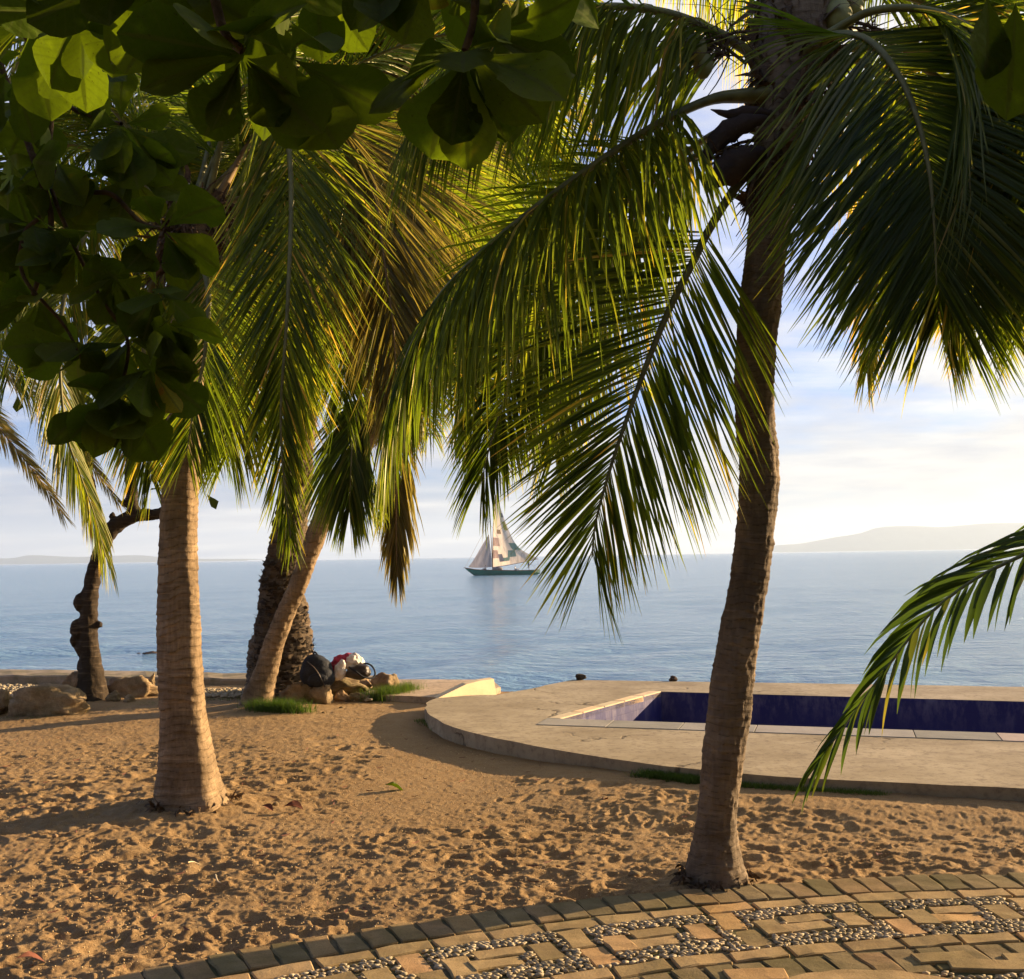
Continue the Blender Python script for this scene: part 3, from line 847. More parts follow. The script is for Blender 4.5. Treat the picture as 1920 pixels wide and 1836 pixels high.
# stretchers on either side of the patterned band
for base_r, off_a in ((PR - .292, 0), (PR - .825, .01)):
    a = A0 + .2 + off_a
    while a < R(150):
        put(base_r, a, False, BT, sw=.9); a += .243 / base_r
# motif: long radial divider, then a box of header / two stretchers / header between two pebble beds
a = A0 + .215
rm = PR - .56; mi = 0
while a < R(150):
    r0 = rm
    put(r0 + .105, a, True, BT, sl=.86); put(r0 - .09, a - .004, True, BT, sl=.86, dz=-.006)
    a2 = a + .155 / rm
    put(r0 + .02, a2, True, BT, sl=.8)
    a3 = a2 + .185 / rm
    put(r0 + .078, a3, False, BT, sw=.85, sl=.93); put(r0 - .028, a3 + .006, False, BT, sw=.85, sl=.93)
    a4 = a3 + .185 / rm
    put(r0 + .0, a4, True, BT, sl=.8)
    a = a4 + .150 / rm; mi += 1
# slabs and bricks on the near side of the second course
def free_brick(px, py, ang, mesh, s=(1, 1)):
    p = atz(px, py, .02)
    o = link('brick', mesh, pth, (p.x, p.y, 0)); o.rotation_euler = (0, 0, R(ang)); o.scale = (*s, 1); n_brick[0] += 1
    r_ = math.hypot(p.x - PC.x, p.y - PC.y); a_ = math.atan2(p.y - PC.y, p.x - PC.x)
    occ.append((r_ - .06, r_ + .06, a_ - .115 * s[0] / r_, a_ + .115 * s[0] / r_))
free_brick(1770, 1800, 4, BT[1], (1.0, .8)); free_brick(1860, 1815, -6, BT[2], (1.3, .8)); free_brick(1420, 1833, 2, BT[3], (1.0, 1))
free_brick(1940, 1800, 3, BT[4], (1, .8))
# round slab at the bottom edge
sc_ = atz(1640, 1868, .03)
bm = bmesh.new(); n_ = 40; ring_t = []
rngs = random.Random(4)
vt = [bm.verts.new((sc_.x + math.cos(k / n_ * 2 * PI) * .40 * (1 + rngs.uniform(-.03, .03)), sc_.y + math.sin(k / n_ * 2 * PI) * .24 * (1 + rngs.uniform(-.03, .03)), .034)) for k in range(n_)]
vb = [bm.verts.new((v_.co.x, v_.co.y, -.03)) for v_ in vt]
bm.faces.new(vt); bm.faces.new(vb[::-1])
for k in range(n_): bm.faces.new((vt[k], vb[k], vb[(k + 1) % n_], vt[(k + 1) % n_]))
bmesh.ops.recalc_face_normals(bm, faces=bm.faces)
bmesh.ops.bevel(bm, geom=[e for e in bm.edges if all(v_ in vt for v_ in e.verts)], offset=.012, segments=2, affect='EDGES')
link('stepping_slab', bm_mesh('stepping_slab', bm, M_BRICK_T), pth)

# pebbles
def pebble_mesh(seed):
    rng = random.Random(seed); bm = bmesh.new(); bmesh.ops.create_icosphere(bm, subdivisions=1, radius=1)
    for v_ in bm.verts: v_.co *= rng.uniform(.88, 1.1)
    return bm
PV = []
for s in range(5):
    bm = pebble_mesh(s); bm.verts.ensure_lookup_table(); bm.faces.ensure_lookup_table()
    PV.append((np.array([v_.co[:] for v_ in bm.verts]), np.array([[v_.index for v_ in f.verts] for f in bm.faces]))); bm.free()
PM = [np_mesh('pebble', v_ * 1.0, f_, M_PEB) for v_, f_ in PV]
rg = np.random.default_rng(21)
def pebbles_in(cands):
    return cands
pts = []
cell = {}
def free(r, a):
    for q in occ:
        if q[0] - .004 < r < q[1] + .004 and q[2] - .001 < a < q[3] + .001: return False
    return True
tries = 0
zones = [(PR - .80, PR - .34, 26000), (PR - 1.75, PR - 1.125, 17000)]
for za, zb, cnt in zones:
    for _ in range(cnt):
        r_ = rg.uniform(za, zb); a_ = rg.uniform(R(64), R(150))
        p = polar(r_, a_)
        if not in_view(p, .03): continue
        if ((p.x - sc_.x) / .41) ** 2 + ((p.y - sc_.y) / .25) ** 2 < 1: continue
        # squash metric: pebbles lie lengthways across the view
        q = (p.x * .62, p.y * 1.0); key = (int(q[0] / .012), int(q[1] / .012)); ok = True
        for i in (-1, 0, 1):
            for j in (-1, 0, 1):
                for s_ in cell.get((key[0] + i, key[1] + j), ()):
                    if (s_[0] - q[0]) ** 2 + (s_[1] - q[1]) ** 2 < .0115 ** 2: ok = False
        if not ok or not free(r_, a_): continue
        cell.setdefault(key, []).append(q); pts.append(p)
pts.sort(key=lambda p: p.y)
parts = []
for i, p in enumerate(pts):
    sx, sy, sz = rg.uniform(.012, .021), rg.uniform(.0056, .0082), rg.uniform(.006, .010)
    an = rg.normal(-.05, .35); zc = .019 + rg.uniform(0, .006)
    if i < 300:
        o = link('pebble', PM[i % 5], pth, (p.x, p.y, zc)); o.scale = (sx, sy, sz); o.rotation_euler = (rg.normal(0, .25), rg.normal(0, .2), an)
    else:
        v_, f_ = PV[i % 5]; vv = v_ * (sx, sy, sz); ca, sa = math.cos(an), math.sin(an); tl = rg.normal(0, .3)
        vv = np.stack([vv[:, 0] * ca - vv[:, 1] * sa, vv[:, 0] * sa + vv[:, 1] * ca, vv[:, 2] + vv[:, 1] * tl], 1) + (p.x, p.y, zc)
        parts.append((vv, f_))
V, Fc = merge(parts); pb = link('pebble_bed', np_mesh('pebble_bed', V, Fc, M_PEB), pth); tag(pb, kind='stuff')
print('bricks', n_brick[0], 'pebbles', len(pts))

# gravel strip by the sea wall
parts = []
for _ in range(5200):
    x = rg.uniform(-9, -1.6); yc = coast(x) - 1.0
    yb = rg.uniform(-.95, .35) if x < -5.3 else rg.uniform(-.5, .35)
    y = yc + yb * .8
    if inside(deck_poly, x, y): continue
    s_ = rg.uniform(.012, .032); v_, f_ = PV[_ % 5]
    parts.append((v_ * (s_, s_ * rg.uniform(.6, 1), s_ * .6) + (x, y, .025 + rg.uniform(0, .02)), f_))
V, Fc = merge(parts); tag(link('gravel', np_mesh('gravel', V, Fc, M_PEB)), 'pale gravel strip in front of the low sea wall', 'gravel', kind='stuff')

# grains, chips and bits of dry leaf scattered over the sand
parts = []
M_GRIT = stone_mat('sand_chips', (.42, .29, .15), (.72, .55, .32), 0, 40, False, .1)
for _ in range(9000):
    y = rg.uniform(3.6, 9.5); x = rg.uniform(-.6, .6) * y
    if math.hypot(x - PC.x, y - PC.y) < PR + .02 or inside(deck_poly, x, y): continue
    s_ = rg.uniform(.0022, .0058); v_, f_ = PV[_ % 5]
    parts.append((v_ * (s_, s_, s_ * .7) + (x, y, .008), f_))
V, Fc = merge(parts); tag(link('sand_grit', np_mesh('sand_grit', V, Fc, M_GRIT)), 'small pale chips of stone scattered over the trodden sand', 'grit', kind='stuff')

# ================================================================== OBJECTS
def rock_mesh(rx, ry, rz, seed, cuts=7, rough=.12, sub=4):
    rng = random.Random(seed); bm = bmesh.new(); bmesh.ops.create_icosphere(bm, subdivisions=sub, radius=1)
    pl_ = []
    for _ in range(cuts + 6):
        n_ = Vector((rng.gauss(0, 1), rng.gauss(-.2, 1), rng.gauss(.2, .8))).normalized(); pl_.append((n_, rng.uniform(.66, .95)))
    of = Vector((seed * 3.1, 0, 0))
    for v_ in bm.verts:
        d = v_.co.normalized(); r_ = 1.0
        for n_, h in pl_:
            k = d.dot(n_)
            if k > .05: r_ = min(r_, h / k)
        r_ *= 1 + rough * noise.noise(d * 1.7 + of) + rough * .6 * noise.noise(d * 4 + of) + rough * .35 * noise.noise(d * 10 + of) - rough * .5 * max(0, .12 - abs(noise.noise(d * 2.6 + of * 2)))* 5
        v_.co = Vector((d.x * rx, d.y * ry, d.z * rz)) * r_
    return bm_mesh('rock', bm, M_ROCK, True)
def rock(x0, x1, y0, y1, label, seed, tilt=0, zup=0.0, depth=None, cuts=9, ryf=.75, mat=None, sink=.12, cat='rock', group='rocks edging the sand by the sea wall', rough=.24):
    cx = (x0 + x1) / 2
    b = atz(cx, y1, zup) if depth is None else aty(cx, y1, depth)
    hx = (x1 - x0) / 2 * b.y / F; hz = (y1 - y0) * b.y / F
    me_ = rock_mesh(hx * 1.04, hx * ryf, hz * (.5 + sink), seed, cuts, rough)
    if mat: me_.materials[0] = mat
    o = link('rock', me_, None, (b.x, b.y + hx * ryf * .5, b.z + hz * (.5 - sink) + .0)); o.rotation_euler = (0, R(tilt), 0)
    return tag(o, label, cat, group)
rock(8, 152, 1286, 1346, 'large rounded brown boulder lying left of the gnarled tree', 1, 4, cuts=3, rough=.2, ryf=.6)
rock(112, 160, 1262, 1320, 'upright slab of brown rock leaning on the gnarled tree trunk', 2, 12, cuts=6, ryf=.6)
rock(190, 296, 1268, 1312, 'long low flat boulder just right of the gnarled tree', 3, -3, cuts=5, ryf=.5)
rock(194, 224, 1296, 1321, 'small pale rounded rock at the right foot of the gnarled tree', 4)
rock(229, 254, 1302, 1321, 'tiny pale wedge shaped rock before the long low boulder', 5)
rock(272, 290, 1264, 1300, 'pale narrow rock standing at the end of the long low boulder', 6, 8, depth=12.6)
rock(94, 118, 1322, 1342, 'small dark rock tucked under the large boulder', 7, depth=None)
rock(-60, 16, 1290, 1344, 'dark boulder cut by the left edge of the photo', 17)
rock(504, 530, 1288, 1318, 'small orange tinted rock wedged behind the leaning palm base', 8)
rock(524, 586, 1275, 1323, 'pointed cream rock in front of the black backpack', 9, 5, cuts=9)
rock(582, 627, 1283, 1323, 'rounded brown rock second from the leaning palm', 10, -6, cuts=6)
rock(622, 704, 1267, 1303, 'widest cream rock beneath the white bag', 11, -4, cuts=9)
rock(622, 656, 1296, 1318, 'small shaded rock below the widest cream rock', 12)
rock(688, 750, 1263, 1304, 'smooth slanting tan rock at the right end of the pile', 13, -18, cuts=4)
rock(650, 690, 1299, 1318, 'small mossy rock half hidden in the grass tuft', 14)
rock(590, 690, 1272, 1300, 'dark flat rock under the bags behind the pile', 15, depth=11.85)
rock(1079, 1099, 1263, 1275.5, 'small dark rounded stone on the seaward edge of the deck, left one', 31, 0, DZ, cuts=3, mat=M_DARKROCK, group='dark stones on the deck edge', sink=.1)
rock(1254, 1272, 1268, 1277.5, 'small dark flat stone on the seaward edge of the deck, right one', 32, 0, DZ, cuts=3, mat=M_DARKROCK, group='dark stones on the deck edge', sink=.1)
# reef breaking the surface
p = atz(280, 1229, SEA)
for k, (dx, dy, s_) in enumerate([(0, 0, .32), (.45, .3, .25), (-.35, .2, .2)]):
    o = link('reef_rock', rock_mesh(s_ * 1.2, s_, s_ * .5, 50 + k, 6, .3), None, (p.x + dx * 1.3, p.y + dy, SEA - .03)); o.data.materials[0] = M_DARKROCK
    tag(o, ['dark reef rock breaking the water behind the big left palm, central one', 'dark reef rock beside the palm trunk edge, rightmost of three', 'low dark reef rock where the ripple starts, leftmost of three'][k], 'rock', 'reef rocks in the water')
# concrete patch among gravel, far left
for k, (x, y, s_, lb) in enumerate([(567, 1446, .022, 'small round tan fruit on the smooth sand right of the big palm'), (516, 1508, .024, 'small tan fruit in the sand near the foot of the big palm'),
                                    (104, 1568, .02, 'pale chip lying in the palm shadow at the far left'), (845, 1376, .03, 'white stone under the rounded deck edge'),
                                    (640, 1328, .028, 'white chip on the sand below the rock pile'), (606, 1337, .025, 'flat pale chip between grass tuft and rock pile'),
                                    (1748, 1554, .022, 'white pebble on the sand at the far right'), (1190, 1640, .035, 'brown stone beside the path left of the right palm')]):
    q = atz(x, y, .01); o = link('stone', rock_mesh(s_, s_ * .8, s_ * .7, 60 + k, 4, .1, 2), None, q); tag(o, lb, 'stone', 'small stones on the sand')

# ------------------------------------------------------------------ grass
def grass(name, label, spots, n, h, seed, spread=.12, kind='stuff'):
    rng = np.random.default_rng(seed); V = []; Fc = []; T = []
    for _ in range(n):
        s_ = spots[rng.integers(len(spots))]
        x, y = s_[0] + rng.normal(0, spread), s_[1] + rng.normal(0, spread * .5); z0 = s_[2]
        hh = h * rng.uniform(.4, 1.2); an = rng.uniform(0, 2 * PI); ln = rng.uniform(.1, .9) * hh; wd = rng.uniform(.002, .0045)
        c, s2 = math.cos(an), math.sin(an); b0 = len(V); tv = rng.beta(2, 3)
        for k in range(4):
            f = k / 3; w2 = wd * (1 - f * .95)
            cx = x + c * ln * f * f; cy = y + s2 * ln * f * f; cz_ = z0 + hh * (f - .25 * f * f)
            V += [(cx - s2 * w2, cy + c * w2, cz_), (cx + s2 * w2, cy - c * w2, cz_)]; T += [tv, tv]
        for k in range(3): Fc.append((b0 + 2 * k, b0 + 2 * k + 1, b0 + 2 * k + 3, b0 + 2 * k + 2))
    o = link(name, np_mesh(name, V, Fc, M_GRASS, attrs={'tint': T})); return tag(o, label, 'grass', kind=kind)
def along(pxs, n, z_=0.0, off=0):
    P, _ = spline([atz(x, y, z_) + Vector((0, -off, 0)) for x, y in pxs], n); return [tuple(p) for p in P]
grass('grass_tuft', 'green grass tuft at the foot of the leaning palm', along([(490, 1338), (520, 1340), (548, 1339)], 12), 2600, .20, 1, .10)
grass('grass_tuft', 'green grass tuft growing over the right end of the rock pile', along([(700, 1316), (735, 1312), (755, 1306), (766, 1302)], 16), 3000, .20, 2, .08)
def by_edge(pxs, n, z0):
    P, _ = spline([atz(x, y, DZ) for x, y in pxs], n); return [(p[0], p[1] - .05, z0) for p in P]
grass('grass_strip', 'thin grass along the deck edge left of the right palm', by_edge([(1208, 1431), (1240, 1435), (1310, 1443)], 20, .03), 3600, .085, 3, .045)
grass('grass_strip', 'thin grass along the deck edge right of the right palm', by_edge([(1370, 1449), (1420, 1453), (1480, 1457), (1560, 1462), (1640, 1466)], 30, .035), 4200, .06, 4, .035)
grass('grass_tuft', 'low weeds in the shade under the rounded deck edge', along([(795, 1352), (830, 1368), (870, 1381)], 16), 700, .04, 5, .05)
grass('grass_strip', 'dull weeds in the shade around the rocks on the left', along([(30, 1350), (160, 1340), (260, 1325), (340, 1318), (450, 1312)], 40), 2600, .045, 6, .16)

# ------------------------------------------------------------------ litter on the sand
LU = []; LV_ = []
def leaf_geo(L, Wd, seed, curl=.25, fold=.25, torn=0.0, nx=13, ny=8):
    """obovate leathery leaf along +X, stalk at the origin; attributes tint, vein"""
    rng = random.Random(seed); V = []; T = []; VN = []; LU.clear(); LV_.clear()
    c1, c2 = rng.uniform(.4, 1.3) * curl, rng.uniform(-.6, .8) * curl; tw = rng.uniform(-.5, .5)
    tv = rng.random() ** 1.3
    for i in range(nx):
        f = i / (nx - 1); x = L * f
        half = Wd / 2 * (math.sin(min(1, f / .72) ** 1.35 * PI / 2) if f < .72 else math.cos((f - .72) / .28 * PI / 2) ** .52)
        half = max(half, .0015)
        zb = -c1 * L * f * f
        for j in range(-ny // 2, ny // 2 + 1):
            g = j / (ny / 2); y = half * g * (1 + .035 * math.sin(f * 23 + seed * 2 + g * 2) * (abs(g) == 1))
            zz_ = zb + abs(g) * half * fold - c2 * half * g * g + math.sin(f * 9 + seed + g * 3) * .05 * half * abs(g)
            xx = x - .12 * half * abs(g) * (1 if f > .5 else -1)
            a_ = tw * f * .8; yy_ = y * math.cos(a_) - zz_ * 0; zr = zz_ + y * math.sin(a_)
            V.append((xx, yy_, zr)); T.append(min(1, max(0, tv * .75 + (.35 if rng.random() < .03 else 0) + (abs(g) == 1) * .06)))
            VN.append(0 if j == 0 else .5 + .5 * math.sin(f * 34 - abs(g) * 6)); LU.append(f); LV_.append(g)
    m_ = ny // 2 * 2 + 1
    fc = grid_faces(nx, m_)
    if torn:
        keep = [k for k in range(len(fc)) if not (rng.random() < torn and fc[k][0] % m_ in (0, m_ - 2))]
        fc = fc[keep]
    return V, fc, T, VN
def leaf_mesh(L, Wd, seed, **k):
    V, fc, T, VN = leaf_geo(L, Wd, seed, **k)
    return np_mesh('leaf', V, fc, M_BROAD, attrs={'tint': T, 'vein': VN, 'lu': LU, 'lv': LV_})
M_DEAD = simple('dead_leaf', (.16, .055, .03), .8, .4, 20)
for k, (x, y, L, mt, lb, rz) in enumerate([(735, 1478, .13, M_BROAD, 'dark green fallen leaf on the sand at the centre', 10), (48, 1808, .11, M_DEAD, 'curled reddish dead leaf at the bottom left by the path', 40),
                                     (1222, 1497, .10, M_DEAD, 'dark red dead leaf on the sand left of the right palm', -20), (1655, 1612, .07, M_DEAD, 'orange red dead leaf on the sand near the paved path', 60),
                                     (545, 1518, .12, M_DEAD, 'brown curled leaf in front of the big palm foot', 5), (500, 1517, .09, M_DEAD, 'small dark leaf beside the big palm foot', -30), (1140, 1505, .07, M_DEAD, 'small brown leaf on the sand at mid distance', 70)]):
    q = atz(x, y, .015); me_ = leaf_mesh(L, L * .55, 300 + k, curl=.8, fold=.9); me_.materials[0] = mt
    o = link('fallen_leaf', me_, None, q + Vector((-L * .4, 0, .02))); o.rotation_euler = (R(10), R(-10), R(rz)); tag(o, lb, 'leaf', 'fallen leaves on the sand')
M_STRAW = simple('straw', (.62, .50, .30), .7, .2, 10)
for k, (pts_, lb) in enumerate([([(375, 1622), (362, 1616), (352, 1617)], 'pale curled straw near the sand hollow left of centre'), ([(240, 1518), (236, 1508), (244, 1500)], 'pale twig sticking up in the palm shadow'),
                                ([(198, 1770), (215, 1762), (224, 1752)], 'thin straw lying near the path at lower left'), ([(300, 1782), (310, 1775), (312, 1768)], 'short pale straw beside the grey pavers'),
                                ([(404, 1640), (408, 1652), (414, 1656)], 'forked pale straw on the sand left of centre')]):
    P = [atz(x, y, .02 + .02 * i) for i, (x, y) in enumerate(pts_)]
    tag(tube('straw', P, .0035, M_STRAW, None, 5, 8), lb, 'straw', 'bits of straw on the sand')

# ------------------------------------------------------------------ bags on the rocks
def blob(name, parts, mat, parent=None, sub=3, rough=.06, seed=0, freq=5):
    """one continuous lumpy mass out of overlapping ellipsoids (voxel remeshed)"""
    bm = bmesh.new()
    for (c, r_) in parts:
        q = bmesh.ops.create_icosphere(bm, subdivisions=sub, radius=1)
        for v_ in q['verts']:
            d = v_.co.copy(); k = 1 + rough * noise.noise(d * freq * .4 + Vector((seed, 0, 0))) * 2 + rough * noise.noise(d * freq + Vector((seed, 5, 0)))
            v_.co = Vector((c[0] + d.x * r_[0] * k, c[1] + d.y * r_[1] * k, c[2] + d.z * r_[2] * k))
    o = link(name, bm_mesh(name, bm, mat, True), parent)
    md = o.modifiers.new('r', 'REMESH'); md.mode = 'VOXEL'; md.voxel_size = min(min(r_) for _, r_ in parts) / 7; md.use_smooth_shade = True
    return o
def pxs(x, y, Y): return aty(x, y, Y)
Yb = 11.65; k_ = Yb / F
b = aty(594, 1290, Yb)
bp = empty('backpack', b, 'full black backpack propped between the palm trunks and the rocks', 'backpack')
blob('bag_body', [((0, 0, 28 * k_), (32 * k_, .13, 30 * k_)), ((-4 * k_, .02, 42 * k_), (24 * k_, .12, 20 * k_)), ((10 * k_, -.05, 18 * k_), (26 * k_, .11, 19 * k_))], M_BLACK, bp, seed=2, rough=.04)
blob('front_pocket', [((6 * k_, -.13, 17 * k_), (19 * k_, .05, 13 * k_))], M_BLACK, bp, seed=3, rough=.05)
tube('strap', [(-14 * k_, -.1, 50 * k_), (2 * k_, -.155, 38 * k_), (14 * k_, -.17, 20 * k_), (20 * k_, -.14, 4 * k_)], .012, M_LEATHER, bp, 6, 16, .4)
tube('handle', [(-8 * k_, .02, 58 * k_), (-4 * k_, .02, 66 * k_), (2 * k_, .02, 59 * k_)], .010, M_BLACK, bp, 6, 12)
Yc = 11.85; k_ = Yc / F
b = aty(655, 1272, Yc)
rc = empty('cloth_bundle', b, 'crumpled red cloth with a pale pink end heaped on top of the bags', 'cloth')
blob('red_cloth', [((-24 * k_, 0, 22 * k_), (19 * k_, .09, 9 * k_)), ((-12 * k_, -.02, 33 * k_), (17 * k_, .08, 11 * k_)), ((0, 0, 39 * k_), (12 * k_, .07, 8 * k_)), ((-34 * k_, 0, 14 * k_), (9 * k_, .06, 8 * k_))], M_RED, rc, seed=6, rough=.22, freq=7)
blob('pale_cloth', [((8 * k_, -.03, 33 * k_), (15 * k_, .09, 13 * k_)), ((18 * k_, 0, 30 * k_), (10 * k_, .08, 9 * k_)), ((2 * k_, -.05, 24 * k_), (10 * k_, .06, 9 * k_))], M_WHITE, rc, seed=8, rough=.2, freq=7)
wb = blob('plastic_bag', [((0, 0, 14 * k_), (11 * k_, .07, 15 * k_)), ((5 * k_, 0, 26 * k_), (7 * k_, .05, 10 * k_)), ((-6 * k_, 0, 6 * k_), (9 * k_, .06, 8 * k_))], M_WHITE, None, seed=9, rough=.14, freq=6)
wb.location = aty(637, 1274, 11.7); tag(wb, 'limp cream bag slumped between the backpack and the dark handbag', 'bag')
b = aty(672, 1276, 11.75)
hb = empty('handbag', b, 'dark leather handbag with a looping strap on the widest cream rock', 'handbag')
blob('bag_body', [((0, 0, 14 * k_), (24 * k_, .09, 13 * k_)), ((6 * k_, 0, 22 * k_), (14 * k_, .07, 8 * k_))], M_LEATHER, hb, seed=10, rough=.06)
tube('strap', [(-16 * k_, -.06, 26 * k_), (-2 * k_, -.10, 18 * k_), (12 * k_, -.10, 8 * k_), (26 * k_, -.04, 5 * k_), (31 * k_, 0, 12 * k_), (26 * k_, .02, 24 * k_), (16 * k_, .03, 30 * k_), (6 * k_, .03, 29 * k_)], .010, M_BLACK, hb, 6, 30)

# lamp on a stake before the gnarled tree
M_LAMP = simple('lamp_housing', (.30, .31, .28), .5, .15, 10, metallic=.2)
b = atz(153, 1300, 0); k_ = b.y / F
lp = empty('garden_light', b, 'square grey garden floodlight on a stake at the foot of the gnarled tree', 'garden light')
tube('stake', [(0, 0, -.05), (0, 0, 28 * k_)], .012, M_LAMP, lp, 8, 5)
bm = bmesh.new(); bmesh.ops.create_cube(bm, size=1); bmesh.ops.scale(bm, vec=(20 * k_, .06, 15 * k_), verts=bm.verts); bmesh.ops.bevel(bm, geom=bm.edges[:], offset=.008, segments=2, affect='EDGES')
o = link('lamp_head', bm_mesh('lamp_head', bm, M_LAMP), lp, (-4 * k_, -.02, 33 * k_)); o.rotation_euler = (R(-12), R(4), 0)

# ------------------------------------------------------------------ sailing boat
pb_ = atz(943, 1078.5, SEA); S = pb_.y / F
M_HULL = simple('green_hull_paint', (.02, .15, .10), .55, .25, 1.2)
M_HULLTRIM = simple('pale_boat_paint', (.62, .62, .40), .6, .3, 3)
M_WOOD = simple('old_wood', (.20, .12, .07), .8, .3, 3)
def cloth_mat(name, col, tr=.5):
    m, nt, o = new_mat(name)
    geo = nt.nodes.new('ShaderNodeTexCoord')
    f = noise_(nt, mapping(nt, geo.outputs['Object'], (1.6, 1, .35), (0, 0, 0), (0, .35, 0)), 1.4, 6, .6)
    c = mixc(nt, ramp(nt, f, [(.35, 0), (.65, 1)]), tuple(x * .72 for x in col), col)
    d = nt.nodes.new('ShaderNodeBsdfDiffuse'); t = nt.nodes.new('ShaderNodeBsdfTranslucent'); mx = nt.nodes.new('ShaderNodeMixShader')
    lk(nt, c, d.inputs[0]); lk(nt, c, t.inputs[0]); mx.inputs[0].default_value = tr
    lk(nt, d.outputs[0], mx.inputs[1]); lk(nt, t.outputs[0], mx.inputs[2]); lk(nt, mx.outputs[0], o.inputs[0]); return m
M_SAIL = cloth_mat('patched_sailcloth', (.80, .68, .55)); M_JIB = cloth_mat('grey_sailcloth', (.42, .38, .37), .25)
M_PG = cloth_mat('green_patch', (.30, .46, .39)); M_PY = cloth_mat('yellow_patch', (.58, .54, .16)); M_PD = cloth_mat('dark_patch', (.30, .29, .30)); M_PP = cloth_mat('pink_patch', (.80, .63, .52)); M_PB = cloth_mat('brown_patch', (.56, .42, .28))
boat = empty('sailing_boat', pb_, 'old green wooden sailing boat under patched sails on the bay', 'sailing boat')
def bx(px, py=1078.5): return ((px - 943) * S, (1078.5 - py) * S)
# hull: stations from bow (left) to stern (right): x, keel y, sheer y, half beam
st = [(873, 1066, 1065, .03), (880, 1072, 1066, .28), (888, 1078, 1067, .65), (900, 1081, 1068, 1.0), (925, 1082, 1069, 1.25), (955, 1082, 1070, 1.3), (985, 1081, 1070.5, 1.15), (1005, 1079, 1070, .85), (1012, 1077, 1069.5, .6)]
V = []; NS = 9
for (x, ky, sy, hbm) in st:
    X0, zk = bx(x, ky); _, zs = bx(x, sy)
    for j in range(NS):
        f = -1 + 2 * j / (NS - 1); zz_ = zk + (zs - zk) * abs(f) ** 1.8; V.append((X0, hbm * np.sign(f) * abs(f) ** .6, zz_))
hull = link('hull', np_mesh('hull', V, grid_faces(len(st), NS), M_HULL), boat)
# deck planks, rails, stern
V = []
for (x, ky, sy, hbm) in st:
    X0, zs = bx(x, sy + 1.2); V += [(X0, -hbm * .92, zs), (X0, hbm * .92, zs)]
link('boat_deck', np_mesh('boat_deck', V, grid_faces(len(st), 2), M_WOOD, False), boat)
for sg in (-1, 1):
    tube('rail', [(bx(x)[0], sg * hbm, bx(x, sy - .2)[1]) for (x, ky, sy, hbm) in st], .045, M_WOOD, boat, 6, 24)
bm = bmesh.new()
X0 = bx(1012.5)[0]
vv = [bm.verts.new((X0, y, z_)) for y, z_ in ((-.62, bx(0, 1069.5)[1]), (.62, bx(0, 1069.5)[1]), (.4, bx(0, 1077)[1]), (-.4, bx(0, 1077)[1]))]
bm.faces.new(vv); link('transom', bm_mesh('transom', bm, M_HULLTRIM), boat)
V = []
for (x, ky, sy, hbm) in [(1003, 1079, 1069.6, .9), (1007, 1078, 1069.5, .79), (1012.4, 1077, 1069.2, .63)]:
    X0, zk = bx(x, ky - 2); _, zs = bx(x, sy); V += [(X0, -hbm - .03, zs), (X0, -hbm * .85 - .04, (zs + zk) / 2), (X0, -hbm * .5 - .08, zk)]
link('stern_stripe', np_mesh('stern_stripe', V, grid_faces(3, 3), M_HULLTRIM), boat)
tube('bowsprit', [(bx(890)[0], 0, bx(0, 1067)[1]), (bx(870)[0], 0, bx(0, 1063.5)[1])], .07, M_WOOD, boat, 6, 4)
mast = tube('mast', [(bx(924)[0], 0, bx(0, 1072)[1]), (bx(922.5)[0], 0, bx(0, 1020)[1]), (bx(920)[0], 0, bx(0, 975)[1])], [.1, .05], M_WOOD, boat, 6, 10)
tube('gaff', [(bx(924)[0], -.1, bx(0, 1064)[1]), (bx(926)[0], -.1, bx(0, 990)[1]), (bx(932)[0], -.1, bx(0, 928)[1])], [.07, .04], M_WOOD, boat, 6, 10)
tube('boom', [(bx(924)[0], -.05, bx(0, 1064)[1]), (bx(965)[0], -.1, bx(0, 1058)[1]), (bx(1009)[0], -.1, bx(0, 1049.5)[1])], [.06, .04], M_WOOD, boat, 6, 8)
def sail(name, luff, leech, mat, belly, y0=0.0, n=18):
    A_, _ = spline([Vector((bx(x)[0], 0, bx(0, y)[1])) for x, y in luff], n); B_, _ = spline([Vector((bx(x)[0], 0, bx(0, y)[1])) for x, y in leech], n)
    V = []
    for i in range(n):
        for j in range(n):
            f = j / (n - 1); p = A_[i] * (1 - f) + B_[i] * f; wdt = abs(B_[i][0] - A_[i][0])
            V.append((p[0], y0 + belly * math.sin(f * PI) * wdt + .05 * math.sin(f * 14 + i * .35), p[2] - .1 * math.sin(f * PI) * (i / n)))
    return link(name, np_mesh(name, V, grid_faces(n, n), mat), boat), np.array(V).reshape(n, n, 3)
sm, SV = sail('mainsail', [(931, 929), (926, 980), (924, 1030), (923.5, 1063)], [(933, 929), (951, 984), (972, 1026), (1009, 1049)], M_SAIL, -.14)
sj, _ = sail('jib', [(917, 1003), (905, 1022), (890, 1047), (878.5, 1063)], [(918, 1003), (920, 1025), (922, 1045), (922.5, 1063)], M_JIB, -.12)
def patch(name, i0, i1, j0, j1, mat, skew=0):
    V = []
    for i in range(i0, i1 + 1):
        for j in range(j0, j1 + 1):
            jj = min(17, max(0, j + int(round(skew * (i - i0))))); V.append(SV[i, jj] + (0, -.02, 0))
    link(name, np_mesh(name, V, grid_faces(i1 - i0 + 1, j1 - j0 + 1), mat), sm)
patch('green_patch', 11, 13, 12, 17, M_PG); patch('green_patch', 13, 15, 9, 13, M_PG, -.8); patch('green_patch', 15, 16, 5, 8, M_PG, -1)
patch('yellow_patch', 6, 8, 12, 16, M_PY); patch('dark_patch', 4, 5, 12, 17, M_PD); patch('brown_patch', 8, 9, 4, 8, M_PB)
